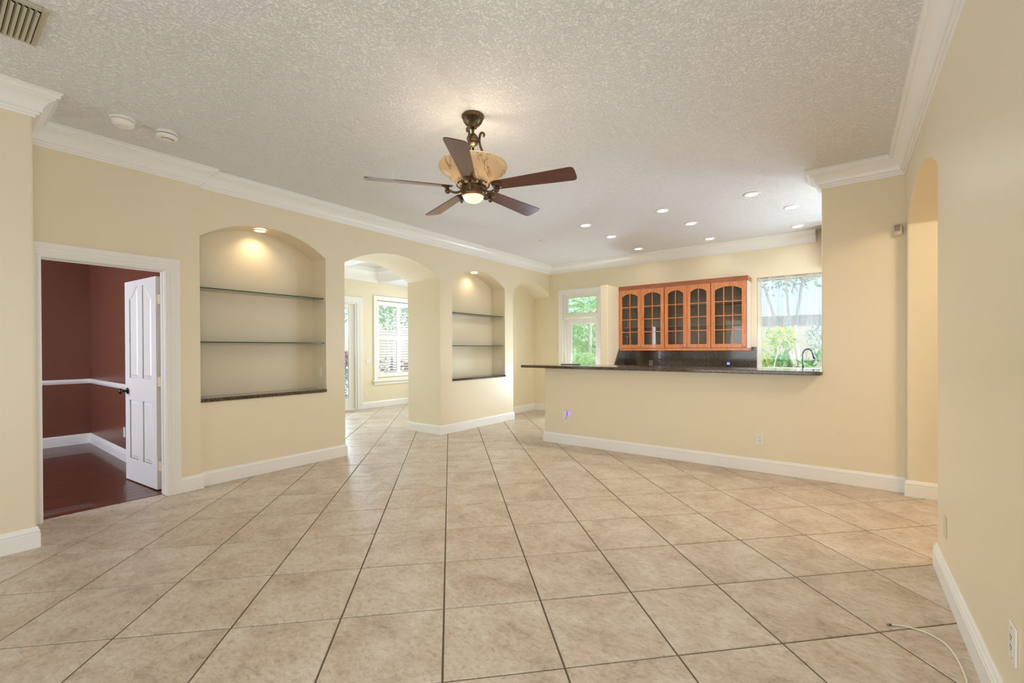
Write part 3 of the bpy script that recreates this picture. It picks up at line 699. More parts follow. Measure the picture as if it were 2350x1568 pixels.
# ============================================================ bar and kitchen
bc = thing('bar_counter', 'long polished brown granite breakfast bar top on the tan half wall', 'countertop', (-1.9, 5.3, 1.035))
bm = BM(); outl = [(-1.80, -.16), (1.715, -.16), (1.722, -.15), (1.722, -.032), (1.722, .50), (-1.45, .50), (-1.80, .18)]
vt = [[bm.verts.new((a, b, z)) for a, b in outl] for z in (0, .035)]
m_ = len(outl)
for k in range(m_): bm.faces.new((vt[0][k], vt[0][(k+1) % m_], vt[1][(k+1) % m_], vt[1][k]))
bm.faces.new(vt[0]); bm.faces.new(vt[1]); obj('slab', bm, 'granite', bc, bevel=.010, seg=3)
bm = BM(); box(bm, -.13, .13, -.055, .055, 0, .012); o = obj('thin_dark_slab', bm, 'granite_dark', loc=(-3.16, 5.62, 1.0705), rot=(0, 0, .25), bevel=.003)  # dark flat piece of unknown use behind the bar's front edge
tag(o, 'thin dark slab lying flat on the bar in front of the glass door', 'slab')
kc = thing('kitchen_counter', 'granite worktop against the kitchen back wall behind the bar', 'countertop', (-1.0, 7.55, .87))
bm = BM(); box(bm, -2.245, 2.28, -.33, .315, 0, .035); obj('slab', bm, 'granite', kc, bevel=.006)
kb = thing('base_cabinet', 'wooden base cabinets hidden behind the bar half wall', 'cabinet', (-1.0, 7.55, 0))
bm = BM(); box(bm, -2.245, 2.28, -.26, .315, .09, .869); box(bm, -2.2, 2.2, -.20, .3, 0, .09); obj('body', bm, 'cabinet_wood', kb)
for k in range(7):
    bm = BM(); box(bm, -2.23+k*.645, -2.23+k*.645+.63, -.28, -.261, .12, .85); obj('door', bm, 'cabinet_wood', kb, bevel=.004)
bs = thing('backsplash', 'dark speckled granite backsplash under the glazed wall cabinets', 'backsplash', (-2.2, 7.855, .906))
bm = BM(); box(bm, -1.045, 1.105, -.012, .012, 0, .41); obj('slab', bm, 'granite', bs)
bm = BM(); v = []
for x_ in (-1.044, -1.020):
    v.append([bm.verts.new(q) for q in ((x_, -.62, 0), (x_, -.014, 0), (x_, -.014, .385), (x_, -.32, .385))])
for k in range(4): bm.faces.new((v[0][k], v[0][(k+1) % 4], v[1][(k+1) % 4], v[1][k]))
bm.faces.new(v[0]); bm.faces.new(v[1]); o = obj('side_splash', bm, 'granite', bs); o['label'] = 'slanted granite side piece against the stub wall'
# wall cabinets
def doormesh(w, h, cols, rows=4):
    ops = []; st = .055; rb = .06; rt = .065; mu = .014
    iw = w-2*st; ih = h-rb-rt
    bm = wallmesh(0, w, h, .02, [dict(u0=st, u1=w-st, z0=rb, z1=h-rt-.055, rise=.055)], lambda u, wq, z: (u, wq, z), caps=True)
    for c in range(1, cols): x_ = st+iw*c/cols; box(bm, x_-mu/2, x_+mu/2, .002, .018, rb, h-rt-.004)
    zs = [rb+ih*.985*r_/rows for r_ in range(1, rows)]
    for z_ in zs:
        for c in range(cols): box(bm, st+iw*c/cols+(mu/2 if c else 0), st+iw*(c+1)/cols-(mu/2 if c < cols-1 else 0), .002, .018, z_-mu/2, z_+mu/2)
    cells = []
    zz = [rb]+zs+[h-rt]
    for r_ in range(rows):
        for c in range(cols): cells.append((st+iw*c/cols, st+iw*(c+1)/cols, zz[r_], zz[r_+1]))
    return bm, cells
def wallcab(x0, x1, doors, lab, knobs):
    Y0, Z0, hh = 7.56, 1.30, 1.035
    t = thing('wall_cabinet', lab, 'cabinet', ((x0+x1)/2, YK, Z0), 0, 'glazed wall cabinets'); cx = (x0+x1)/2
    D = Y0-YK; a, b = x0-cx+.001, x1-cx-.001
    bm = BM()
    for q in ((a, a+.018, D, -.001, 0, hh), (b-.018, b, D, -.001, 0, hh), (a+.018, b-.018, D, -.001, 0, .018), (a+.018, b-.018, D, -.001, hh-.018, hh), (a+.018, b-.018, -.012, -.001, .018, hh-.018)): box(bm, *q)
    obj('body', bm, 'interior_wood', t)
    for z_ in (.36, .70):
        bm = BM(); box(bm, a+.019, b-.019, D+.03, -.013, z_, z_+.016); obj('shelf', bm, 'interior_wood', t)
    for q0, q1 in ((a, a+.02), (b-.02, b)):
        bm = BM(); box(bm, q0, q1, D-.0012, D-.0002, 0, hh); obj('face_stile', bm, 'cabinet_wood', t)
    xx = a+.004; W_ = (b-a-.008)/len(doors)
    for k, cols in enumerate(doors):
        bmd, cells = doormesh(W_-.004, hh-.012, cols)
        d = obj('door', bmd, 'cabinet_wood', t, loc=(xx+W_*k+.002, D-.0215, .006), bevel=.002, bang=50)
        for (u0, u1, z0, z1) in cells:
            bm = BM(); box(bm, u0, u1, .0085, .0115, z0, z1); obj('pane', bm, 'cabinet_glass', d)
        kx = W_-.03 if knobs[k] == 'r' else .026
        bm = BM(); lathe(bm, [(.006, 0), (.006, -.012), (.013, -.018), (.014, -.024), (.010, -.029), (.002, -.030)], 14, axis='Y'); o = obj('knob', bm, 'chrome', d, smooth=True, loc=(kx, 0, .035))
    return t
wallcab(-3.244, -2.435, (2, 2), 'glazed oak wall cabinet at the left, holding a red candle jar', 'rl')
wallcab(-2.433, -1.700, (2, 2), 'glazed oak wall cabinet in the middle of the row', 'rl')
wallcab(-1.698, -1.192, (3,), 'wide single-door glazed oak wall cabinet at the right end of the row', 'r')
bm = BM(); box(bm, -1.190, -1.172, 7.56, YK-.001, 1.30, 2.335); o = obj('cabinet_end_panel', bm, 'pale_laminate', bevel=.002); tag(o, 'pale end panel on the right side of the wall cabinets', 'panel')
bm = BM(); CC = [(0, 0), (.012, 0), (.014, .012), (.022, .018), (.026, .03), (.040, .046), (.052, .052), (.056, .062), (.056, .07), (0, .07)]
sweep(bm, [(-1.171, YK-.002, 2.336), (-1.171, 7.538, 2.336), (-3.244, 7.538, 2.336)], CC, (0, 0, 1), 1)
o = obj('cornice_molding', bm, 'crown_wood', auto=True); tag(o, 'brown rope-edged crown moulding on top of the wall cabinets', 'moulding')
bm = BM(); box(bm, -3.244, -1.171, 7.538, YK-.003, 2.32, 2.3355) if False else None; bm.free()
bm = BM(); box(bm, -3.243, -1.171, 7.536, 7.556, 1.262, 1.299); box(bm, -3.243, -1.171, 7.530, 7.536, 1.262, 1.272); box(bm, -1.189, -1.171, 7.557, YK-.03, 1.262, 1.299)
o = obj('light_rail', bm, 'cabinet_wood', bevel=.002); tag(o, 'oak light rail running under the wall cabinets', 'moulding')
bm = BM(); CC2 = [(0, -.14), (.012, -.14), (.02, -.11), (.05, -.06), (.075, -.04), (.085, -.02), (.085, 0), (0, 0)]
sweep(bm, [(1.2, 7.50, H-.001), (-.235, 7.50, H-.001), (-.235, YK-.001, H-.001)], CC2, (0, 0, 1), 1)
tc = thing('tall_cabinet', 'reddish wood cabinet crown peeking out behind the column near the ceiling', 'cabinet', (.5, 7.69, 2.42))
o = obj('crown', bm, 'crown_wood', tc, auto=True); o.location = (-.5, -7.69, -2.42)
bm = BM(); box(bm, -.73, .75, -.18, .17, 0.02, .5); obj('body', bm, 'crown_wood', tc)
# things in the cabinet
t = thing('candle_jar', 'red glass jar with a gold lid inside the left wall cabinet', 'jar', (-3.155, 7.70, 1.3185))
bm = BM(); lathe(bm, [(.03, 0), (.034, .006), (.034, .17), (.030, .18)], 20); obj('jar', bm, 'red_glass', t, auto=True)
bm = BM(); lathe(bm, [(.034, .181), (.034, .205), (.030, .212), (.01, .214)], 20); obj('lid', bm, 'gold', t, auto=True)
t = thing('spice_jar', 'small pale jar beside the red jar inside the left wall cabinet', 'jar', (-3.075, 7.71, 1.3185))
bm = BM(); lathe(bm, [(.018, 0), (.02, .004), (.02, .13), (.014, .145)], 16); obj('jar', bm, 'clear_jar', t, auto=True)
bm = BM(); lathe(bm, [(.016, .146), (.016, .162), (.004, .165)], 16); obj('lid', bm, 'nickel', t, auto=True)
# faucet
t = thing('kitchen_faucet', 'tall chrome gooseneck kitchen tap in front of the window', 'tap', (-.475, 7.62, .9055))
bm = BM(); lathe(bm, [(.026, 0), (.026, .006), (.018, .012), (.016, .09), (.012, .1)], 20); obj('base', bm, 'tap_metal', t, auto=True)
bm = BM(); pts = [(0, 0, .09), (0, 0, .30)]+[(.058-.058*math.cos(R(a)), 0, .30+.075*math.sin(R(a))) for a in range(15, 166, 15)]; tube(bm, smoothpts(pts, 3), .0105, 12); obj('spout', bm, 'tap_metal', t, smooth=True)
bm = BM(); tube(bm, [(.113, 0, .318), (.125, 0, .285), (.137, 0, .235)], [.011, .015, .013], 12); obj('spray_head', bm, 'tap_metal', t, smooth=True)
bm = BM(); tube(bm, [(0, -.02, .06), (0, -.05, .075), (0, -.09, .11)], [.007, .006, .005], 10); obj('lever', bm, 'tap_metal', t, smooth=True)

# ============================================================ french door, kitchen window, curtain
casing('trim_7', [(-4.60, YK, 0.0005), (-4.60, YK, 2.402), (-3.79, YK, 2.402), (-3.79, YK, .0005)], (0, -1, 0), 1 if False else -1, 'white casing around the glass door beside the bar')
fd = sthing('door_2', 'white glazed exterior door with a transom pane above it', (-4.195, 7.95, 0))
hw = .404
bm = BM()
for s in (-1, 1): box(bm, min(s*hw, s*(hw-.05)), max(s*hw, s*(hw-.05)), -.06, .06, .001, 2.399)
box(bm, -hw+.05, hw-.05, -.06, .06, 2.36, 2.399); box(bm, -hw+.05, hw-.05, -.06, .06, 1.925, 1.985)
box(bm, -hw+.05, hw-.05, -.055, -.03, 1.915, 1.925)
obj('frame', bm, 'white_trim', fd, bevel=.004)
bm = BM()
for q in ((-hw+.05, -hw+.085, 1.985, 2.36), (hw-.085, hw-.05, 1.985, 2.36), (-hw+.085, hw-.085, 1.985, 2.015), (-hw+.085, hw-.085, 2.33, 2.36)): box(bm, q[0], q[1], -.035, .02, q[2], q[3])
ts = obj('transom_sash', bm, 'white_trim', fd, bevel=.003)
bm = BM(); box(bm, -hw+.085, hw-.085, -.006, .0, 2.015, 2.33); obj('pane', bm, 'glass', ts)
bm = BM()
for q in ((-hw+.056, -hw+.165, .02, 1.908), (hw-.165+.06, hw-.056, .02, 1.908), (-hw+.165, hw-.105, .02, .28), (-hw+.165, hw-.105, 1.79, 1.908)): box(bm, q[0], q[1], -.03, .015, q[2], q[3])
lf = obj('leaf', bm, 'white_trim', fd, bevel=.006)
bm = BM(); box(bm, -hw+.165, hw-.105, -.010, -.004, .28, 1.79); obj('pane', bm, 'glass', lf)
for z in (.3, 1.05, 1.83):
    bm = BM(); box(bm, -hw+.045, -hw+.075, -.066, -.0605, z-.05, z+.05); lathe(bm, [(.007, z-.05), (.007, z+.05)], 10, (-hw+.06, -.07, 0)); obj('hinge', bm, 'plastic_white', fd)
kw = sthing('window_1', 'kitchen window over the sink with white frame', (-.025, 7.97, .95))
bm = BM()
for q in ((-1.073, -1.02, 0, 1.449), (1.02, 1.073, 0, 1.449), (-1.02, 1.02, 0, .05), (-1.02, 1.02, 1.40, 1.449), (.03, .09, .05, 1.40)): box(bm, q[0], q[1], -.04, .04, q[2], q[3])
obj('frame', bm, 'white_trim', kw, bevel=.004)
bm = BM(); box(bm, -1.02, 1.02, -.003, .003, .05, 1.40); obj('pane', bm, 'glass', kw)
bm = BM(); box(bm, -1.073, 1.073, -.098, -.045, .0, .018); obj('sill', bm, 'white_trim', kw)
cu = thing('curtain', 'short white lace-edged cafe curtain gathered on a rod in the kitchen window', 'curtain', (-.03, 7.90, 2.365))
bm = BM(); tube(bm, [(-1.05, 0, 0), (1.05, 0, 0)], .007, 8); obj('rod', bm, 'plastic_white', cu)
bm = BM(); n = 420; L0, L1 = -1.02, 1.03; rows_ = 18; vv = []
def fold(u, t_):
    return .036*math.sin(u*2*PI*9.0+1.3*math.sin(u*11))*(.5+.5*t_)+.009*math.sin(u*2*PI*27+2*math.sin(u*7))+.005*math.sin(u*2*PI*61)
for j in range(rows_+1):
    t_ = j/rows_; row = []
    for i in range(n+1):
        u = i/n; x_ = L0+(L1-L0)*u + .012*math.sin(u*2*PI*9+1)*t_
        zb = -.735+.018*abs(math.sin(u*PI*26))
        z_ = .028+(zb-.028)*t_
        row.append(bm.verts.new((x_, fold(u, t_)-.002, z_)))
    vv.append(row)
for a, b in zip(vv, vv[1:]):
    for i in range(n): bm.faces.new((a[i], a[i+1], b[i+1], b[i]))
obj('cloth', bm, 'curtain', cu, smooth=True)
bm = BM()
for i in range(104):
    u = (i+.5)/104; x_ = L0+(L1-L0)*u+.012*math.sin(u*2*PI*9+1)
    for dz, rr_ in ((-.735, .007), (-.748, .005)):
        pts = [(x_+rr_*math.cos(q), fold(u, 1)-.002, dz+.012*abs(math.sin(u*PI*26))+rr_*math.sin(q)) for q in [2*PI*s/6 for s in range(7)]]
        tube(bm, pts, .0016, 4, cap=False)
o = obj('lace_edge', bm, 'curtain', cu); o['kind'] = 'stuff'; o['label'] = 'scalloped lace hem'

# ============================================================ side room: slider, shutters
casing('trim_8', [(-8.45, 3.2, .0005), (-8.45, 3.2, 2.312), (-8.45, 5.67, 2.312), (-8.45, 5.67, .0005)], (1, 0, 0), -1, 'white casing around the sliding glass door in the side room', 1.35)
sd_ = sthing('door_3', 'white sliding glass door in the side room', (-8.55, 4.43, 0))
for (a, b, dx) in ((-1.22, .02, -.02), (0.0, 1.20, .03)):
    bm = BM()
    for q in ((a, a+.08, .03, 2.28), (b-.13, b, .03, 2.28), (a+.08, b-.13, .03, .25), (a+.08, b-.13, 2.20, 2.28), ): box(bm, dx-.02, dx+.02, q[0], q[1], q[2], q[3])
    p_ = obj('door_panel', bm, 'white_trim', sd_, bevel=.004)
    bm = BM(); box(bm, dx-.003, dx+.003, a+.08, b-.13, .25, 2.20); obj('pane', bm, 'glass', p_)
bm = BM(); box(bm, -.06, .1, -1.235, 1.235, .002, .03); box(bm, -.06, .1, -1.235, 1.235, 2.281, 2.308); box(bm, -.06, .1, 1.205, 1.237, .03, 2.281); obj('frame', bm, 'white_trim', sd_)
casing('trim_9', [(-8.45, 6.185, .60), (-8.45, 6.185, 2.422), (-8.45, 7.389, 2.422), (-8.45, 7.389, .60)], (1, 0, 0), -1, 'white casing around the shuttered window', 1.0)
bm = BM(); box(bm, -8.45, -8.385, 6.05, 7.52, .575, .605); box(bm, -8.449, -8.425, 6.09, 7.48, .50, .5749); struct('trim_10', bm, 'white_trim', 'white sill and apron under the shuttered window', bevel=.004)
w2 = sthing('window_2', 'window of the side room behind the white shutters', (-8.59, 6.787, 1.54))
bm = BM()
for q in ((-.598, -.55, -.878, .878), (.55, .598, -.878, .878), (-.55, .55, -.878, -.83), (-.55, .55, .83, .878), (-.55, .55, -.02, .02)): box(bm, -.02, .02, q[0], q[1], q[2], q[3])
obj('frame', bm, 'white_trim', w2)
bm = BM(); box(bm, -.003, .003, -.55, .55, -.83, .83); obj('pane', bm, 'glass', w2)
def shutter(y0, y1, lab):
    t = thing('shutter_panel', lab, 'shutter', (-8.462, (y0+y1)/2, .67), 0, 'plantation shutters'); c = (y1-y0)/2; Ht = 1.735
    bm = BM()
    for q in ((-c, -c+.048, 0, Ht), (c-.048, c, 0, Ht), (-c+.048, c-.048, 0, .10), (-c+.048, c-.048, Ht-.105, Ht), (-c+.048, c-.048, .855, .935)): box(bm, -.014, .014, q[0], q[1], q[2], q[3])
    obj('frame', bm, 'white_trim', t, bevel=.003)
    bm = BM(); wv = c-.050
    prof = [(-.031, 0), (-.018, .004), (.018, .004), (.031, 0), (.018, -.004), (-.018, -.004)]
    rg = [[bm.verts.new((a, s*wv, b)) for a, b in prof] for s in (-1, 1)]
    for k in range(6): bm.faces.new((rg[0][k], rg[0][(k+1) % 6], rg[1][(k+1) % 6], rg[1][k]))
    bm.faces.new(rg[0]); bm.faces.new(rg[1]); me = mkmesh('louver', bm); me.materials.append(M['white_trim'])
    for z0, z1, n in ((.10, .855, 12), (.935, Ht-.105, 11)):
        for k in range(n): obj('louver', me, None, t, loc=(0, 0, z0+(z1-z0)*(k+.5)/n), rot=(0, R(26), 0))
        bm = BM(); box(bm, .030, .038, -.004, .004, z0+.03, z1-.03); obj('tilt_rod', bm, 'white_trim', t)
    return t
shutter(6.192, 6.784, 'white louvred shutter panel on the left half of the side room window')
shutter(6.790, 7.382, 'white louvred shutter panel on the right half, partly hidden by the pier')

# ============================================================ electrical plates, sensor, cable
def plate(name, label, cat, loc, rz, kind='outlet', w=.072, h=.117, mat='plastic_white', grp='wall plates'):
    t = thing(name, label, cat, loc, rz, grp)
    bm = BM(); box(bm, -w/2, w/2, -.006, 0, -h/2, h/2); obj('plate', bm, mat, t, bevel=.0025)
    if kind == 'outlet':
        bm = BM(); box(bm, -.017, .017, -.0078, -.0061, -.034, .034); f = obj('receptacle', bm, mat, t, bevel=.001)
        bm = BM()
        for z in (.017, -.017):
            for x_ in (-.0065, .0065): box(bm, x_-.0015, x_+.0015, -.0084, -.0079, z, z+.009)
            lathe(bm, [(.0025, -.0084), (.0025, -.0079)], 8, (0, 0, z-.006), axis='Y')
        obj('slots', bm, 'slot_dark', f)
    elif kind.startswith('rocker'):
        n = int(kind[-1])
        for k in range(n):
            xo = (k-(n-1)/2)*.046
            bm = BM(); box(bm, xo-.016, xo+.016, -.0085, -.0061, -.033, .033); obj('rocker', bm, mat, t, bevel=.0015)
    if kind != 'blank':
        bm = BM()
        for z in (-h/2+.012, h/2-.012): lathe(bm, [(.003, -.0068), (.003, -.0061)], 10, (0, 0, z), axis='Y')
        obj('screws', bm, 'nickel', t)
    return t
plate('wall_outlet', 'white duplex outlet on the tan bar wall, right of centre', 'outlet', (-.708, YB, .338), 0)
plate('wall_outlet', 'white outlet with a plugged-in glowing night light on the bar wall', 'outlet', (-3.025, YB, .345), 0)
t = thing('night_light', 'white plug-in device with a purple glow on the left of the bar wall', 'night light', (-3.040, YB-.0085, .405))
bm = BM(); box(bm, -.030, .030, -.032, 0, -.045, .060); obj('body', bm, 'plastic_white', t, bevel=.012, seg=3)
bm = BM(); box(bm, -.018, .018, -.045, -.0325, -.060, .01); obj('shield', bm, 'plastic_white', t, bevel=.008, seg=3)
bm = BM(); box(bm, .0305, .035, -.026, -.004, -.02, .04); o = obj('glow_strip', bm, 'purple_glow', t, bevel=.002); o['label'] = 'glowing violet strip on the side'
point('night_light_glow', (-2.992, YB-.03, .42), .018, (.35, .15, 1.0), .01)
plate('wall_outlet', 'white outlet plate low on the right wall near the bottom right corner', 'outlet', (XR, 2.118, .338), R(-90), 'outlet', .074, .122)
plate('blank_plate', 'cream blank wall plate low on the right wall beside the hall arch', 'wall plate', (XR, 3.33, .325), R(-90), 'blank', .072, .117, 'plastic_cream')
plate('light_switch', 'white switch on the right side of the larger niche', 'switch', (-5.03, 2.872, 1.03), R(0), 'rocker1', .05, .115)
plate('light_switch', 'white switch on the right side of the smaller niche', 'switch', (-5.03, 6.325, 1.025), R(0), 'rocker1', .06, .118)
plate('light_switch', 'white double switch between sliding door and shuttered window', 'switch', (-8.45, 5.95, 1.04), R(90), 'rocker2', .115, .117)
plate('wall_outlet', 'white outlet low on the wall between sliding door and shuttered window', 'outlet', (-8.45, 5.88, .33), R(90))
plate('wall_outlet', 'white outlet low on the dark bedroom wall beside the open door', 'outlet', (-6.80, 1.437, .336), 0)
plate('wall_outlet', 'grey outlet on the granite backsplash under the left cabinet', 'outlet', (-2.77, 7.843, 1.03), 0, 'outlet', .07, .115, 'plastic_grey')
t = thing('plug_charger', 'small black device with a blue lit face on the backsplash', 'charger', (-1.495, 7.842, 1.03))
bm = BM(); box(bm, -.028, .028, -.03, 0, -.06, .045); obj('body', bm, 'black', t, bevel=.004)
bm = BM(); box(bm, -.022, .022, -.032, -.0301, .0, .040); o = obj('screen', bm, 'blue_screen', t); o['label'] = 'glowing blue face'
t = thing('motion_sensor', 'small beige motion sensor mounted in the corner beside the hall arch', 'sensor', (.395, YB, 2.35), R(-20))
bm = BM(); box(bm, -.030, .030, -.045, -.012, -.052, .052); obj('body', bm, 'plastic_cream', t, bevel=.014, seg=4)
bm = BM(); box(bm, -.021, .020, -.049, -.044, -.015, .043); obj('lens', bm, 'plastic_grey', t, bevel=.002)
bm = BM(); lathe(bm, [(.0035, -.0475), (.0035, -.044)], 10, (-.008, 0, -.032), axis='Y'); obj('indicator', bm, 'slot_dark', t)
bm = BM(); box(bm, -.012, .03, -.012, .0, -.03, .03); obj('bracket', bm, 'plastic_cream', t)
t = thing('coaxial_cable', 'loose white coaxial cable curving across the tiles at the bottom right', 'cable', (.163, 2.702, .0045))
pts = [(.012, .008), (.025, .014), (.059, .029), (.104, .031), (.146, .018), (.178, -.012), (.198, -.055), (.211, -.13), (.216, -.22), (.214, -.30), (.20, -.45), (.21, -.62)]
bm = BM(); tube(bm, smoothpts([(a, b, 0) for a, b in pts], 6), .0034, 10); obj('cord', bm, 'cable', t, smooth=True)
mt_ = Matrix.Rotation(math.atan2(.008, .012), 4, 'Z')
bm = BM(); tube(bm, [(-.004, -.003, 0), (.004, .0025, 0)], .0040, 8); tube(bm, [(.0075, .005, 0), (.013, .0087, 0)], .0042, 12); obj('connector', bm, 'nickel', t)
bm = BM(); tube(bm, [(.0041, .0026, 0), (.0074, .0049, 0)], .0043, 8); obj('connector_band', bm, 'black', t)

# ============================================================ outdoors
bm = BM(); box(bm, -26, 14, 8.1, 30, -.14, -.06); box(bm, -26, -8.7, -10, 8.1, -.14, -.06)
struct('ground', bm, 'patio', 'pale paved ground outside the windows')
bm = BM(); box(bm, -4.4, 8, 11.0, 11.2, -.06, 1.98); o = struct('wall_garden', bm, 'outside_wall', 'cream garden wall outside the kitchen window')
bm = BM(); box(bm, -15.2, -15.0, 2, 16, -.06, 1.9); o = struct('wall_garden_left', bm, 'outside_wall', 'cream garden wall beyond the side room')
def leaves(bm, c, rad, n, ls, rng, up=.3, wid=.35):
    for _ in range(n):
        d = Vector((rng.gauss(0, 1), rng.gauss(0, 1), rng.gauss(0, 1))).normalized()
        p = Vector(c)+Vector((d.x*rad[0], d.y*rad[1], d.z*rad[2]))*(rng.random()**.4)
        t = (d+Vector((rng.gauss(0, .6), rng.gauss(0, .6), rng.gauss(0, .6)+up))).normalized(); s = t.cross(Vector((rng.random()-.5, rng.random()-.5, rng.random()))).normalized()
        L = ls*rng.uniform(.6, 1.2); w = L*wid/2; nn = t.cross(s)
        v = [bm.verts.new(q) for q in (p, p+t*L*.45+s*w-nn*L*.06, p+t*L, p+t*L*.45-s*w-nn*L*.06)]; bm.faces.new(v)
def shrub(name, label, cat, loc, blobs, mat, n, ls, stems=(), bark='white_bark', wid=.35, seed=1, grp=None):
    rng = random.Random(seed); t = thing(name, label, cat, loc, 0, grp)
    bm = BM()
    for c, rad in blobs: leaves(bm, c, rad, n, ls, rng, wid=wid)
    o = obj('foliage', bm, mat, t, recalc=False); o['kind'] = 'stuff'
    for pts, r0, r1 in stems:
        bm = BM(); sp_ = smoothpts(pts, 4); k_ = len(sp_); tube(bm, sp_, [r0+(r1-r0)*i/(k_-1) for i in range(k_)], 8); obj('stem', bm, bark, t, smooth=True)
    return t
def frondmesh(L, seed, nl=34):
    rng = random.Random(seed); bm = BM(); pts = []
    for k in range(nl+1):
        s = k/nl; pts.append(Vector((L*(s-.12*s*s), 0, L*(.55*s-.85*s*s))))
    tube(bm, pts, [.012*(1-.8*k/nl)+.001 for k in range(nl+1)], 5)
    for k in range(3, nl+1):
        s = k/nl; p = pts[k]; tan = (pts[k]-pts[k-1]).normalized(); ll = L*.34*math.sin(PI*min(1, .12+s*.9))**.6+.04
        for sd in (-1, 1):
            d = (tan*.75+Vector((0, sd, 0))*.8+Vector((0, 0, -.25+rng.uniform(-.15, .15)))).normalized(); w = tan*.016
            e = p+d*ll*rng.uniform(.85, 1.1)+Vector((0, 0, -.12*ll))
            m1 = p+d*ll*.5+Vector((0, 0, .02))
            bm.faces.new([bm.verts.new(q) for q in (p-w*.5, m1-w, e, m1+w, p+w*.5)])
    return bm
fm = [mkmesh('frond', frondmesh(1.5, s), False) for s in (1, 2, 3)]
for f_ in fm: f_.materials.append(M['palm_leaf'])
def palm(loc, hgt, label, nf=13, seed=1, sc=1.0):
    rng = random.Random(seed); t = thing('palm_tree', label, 'palm', loc, rng.random()*6, 'palms outside the glass door')
    bm = BM(); pts = [(0, 0, 0), (.03, .02, hgt*.5), (0, 0, hgt)]; tube(bm, smoothpts(pts, 5), .05, 8); obj('trunk', bm, 'white_bark', t, smooth=True)
    for k in range(nf):
        o = obj('frond', fm[k % 3], None, t, loc=(0, 0, hgt), rot=(rng.uniform(-.2, .2), R(rng.uniform(-50, 25)), k*2.4)); o.scale = (sc,)*3
    return t
palm((-6.3, 10.6, -.06), 1.5, 'feathery palm outside the glass door, left of its pane', 15, 3)
palm((-5.5, 10.9, -.06), 2.3, 'tall feathery palm outside the glass door, top of the transom', 14, 5)
palm((-5.3, 9.6, -.06), .7, 'low feathery palm close outside the glass door', 12, 8, .8)
palm((-6.9, 12.6, -.06), 2.0, 'farther feathery palm behind the others outside the glass door', 14, 9, 1.2)
shrub('hedge', 'dense green hedge behind the palms outside the glass door', 'hedge', (-7, 14.2, 0), [((0, 0, 1.2), (2.2, .5, 1.3)), ((2.2, -.4, 1.5), (1.6, .5, 1.6)), ((-2.2, 0, 1.4), (1.6, .5, 1.6))], 'green_leaf', 1500, .22, seed=4)
# trees outside the kitchen window
t = thing('white_tree', 'tree with three slender white trunks outside the kitchen window', 'tree', (-.70, 9.8, -.06))
for pts in (((0, 0, 0), (-.01, 0, .8), (-.13, 0, 1.3), (-.31, 0, 1.76), (-.55, 0, 2.6)), ((.02, 0, .02), (-.02, 0, .95), (-.06, .02, 1.3), (-.12, .02, 1.75), (-.2, .1, 2.8)), ((.08, .03, 0), (.05, 0, .9), (.0, 0, 1.35), (-.03, 0, 1.7), (.1, .1, 2.8))):
    bm = BM(); s_ = smoothpts(pts, 5); k_ = len(s_); tube(bm, s_, [.038-.016*i/k_ for i in range(k_)], 10); obj('trunk', bm, 'white_bark', t, smooth=True)
bm = BM(); rng = random.Random(11)
leaves(bm, (-.2, .1, 2.9), (.9, .6, .5), 500, .14, rng); o = obj('foliage', bm, 'green_leaf', t, recalc=False); o['kind'] = 'stuff'
shrub('croton_shrub', 'yellow-green leafy shrub on thin stems at the left of the kitchen window', 'shrub', (-1.12, 9.5, -.06),
      [((-.10, 0, 1.42), (.24, .2, .32)), ((.22, .1, 1.55), (.2, .2, .2)), ((-.12, .1, 1.0), (.14, .2, .25))], 'yellow_leaf', 240, .10,
      [([(0, 0, 0), (.02, 0, .8), (-.1, 0, 1.3)], .014, .008), ([(.03, 0, 0), (.05, 0, .8), (.15, .05, 1.4)], .014, .008), ([(-.03, 0, 0), (-.06, 0, .8), (-.2, 0, 1.35)], .012, .006)], seed=5)
shrub('ginger_plant', 'broad-leaved green plant at the foot of the white trunks', 'plant', (-.98, 9.9, -.06), [((0, 0, .95), (.30, .2, .30)), ((.28, .1, .85), (.2, .2, .22))], 'green_leaf', 130, .26,
      [([(0, 0, 0), (0, 0, .9)], .012, .008)], seed=6, wid=.22)
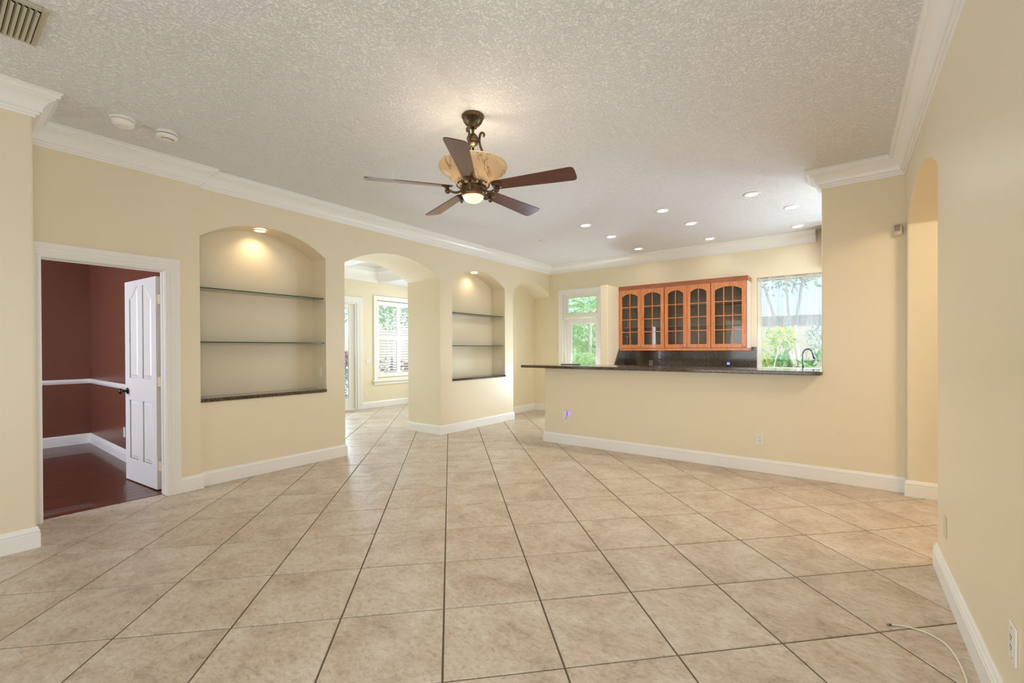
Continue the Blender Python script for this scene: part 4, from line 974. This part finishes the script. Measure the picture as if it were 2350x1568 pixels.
shrub('fine_leaved_shrub', 'airy blue-green shrub at the right edge of the kitchen window', 'shrub', (-.30, 9.9, -.06), [((-.05, 0, 1.55), (.25, .2, .25)), ((.1, 0, 1.2), (.15, .2, .35))], 'blue_leaf', 240, .075,
      [([(.1, 0, 0), (.1, 0, .8), (-.05, 0, 1.5)], .014, .008)], seed=7)
shrub('banana_plant', 'large pale green leaves low at the right of the kitchen window, behind the tap', 'plant', (-.33, 9.2, -.06), [((0, 0, .9), (.16, .12, .28))], 'green_leaf', 26, .38,
      [([(0, 0, 0), (0, 0, .8)], .015, .01)], seed=8, wid=.34)
# side room garden
shrub('cordyline', 'purple-red leafed bush seen through the sliding door', 'shrub', (-10.4, 6.75, -.06), [((0, 0, 1.0), (.35, .35, .28))], 'purple_leaf', 260, .16, [([(0, 0, 0), (0, 0, 1.0)], .02, .01)], seed=9)
shrub('ground_shrub', 'low green bush under the purple one outside the sliding door', 'shrub', (-10.2, 6.60, -.06), [((0, 0, .45), (.4, .35, .4))], 'blue_leaf', 420, .12, [([(0, 0, 0), (0, 0, .4)], .02, .01)], seed=10)
shrub('green_tree', 'bright green tree top seen high through the sliding door and shutters', 'tree', (-12.6, 8.6, -.06), [((0, 0, 2.9), (1.3, 1.3, .7)), ((-.8, 1.9, 2.8), (1.2, 1.2, .7))], 'green_leaf', 900, .2, [([(0, 0, 0), (0, 0, 2.8)], .07, .04)], seed=12)
shrub('patio_shrub', 'dusky purple bush seen low through the shutters', 'shrub', (-11.6, 9.0, -.06), [((0, 0, .6), (.5, .6, .5))], 'purple_leaf', 380, .16, [([(0, 0, 0), (0, 0, .5)], .02, .01)], seed=13)
t = thing('patio_chair', 'brown wicker patio chair seen low through the shutters', 'chair', (-10.6, 9.2, -.06), R(70))
bm = BM(); box(bm, -.3, .3, -.3, .3, .3, .42); obj('seat', bm, 'wicker', t, bevel=.03)
bm = BM(); box(bm, -.3, .3, .24, .32, .42, .95); obj('backrest', bm, 'wicker', t, bevel=.03)
for sx in (-.33, .31):
    bm = BM(); box(bm, sx, sx+.04, -.3, .3, .42, .64); obj('armrest', bm, 'wicker', t, bevel=.015)
for sx in (-.28, .23):
    for sy in (-.28, .23):
        bm = BM(); box(bm, sx, sx+.05, sy, sy+.05, 0, .3); obj('leg', bm, 'wicker', t)
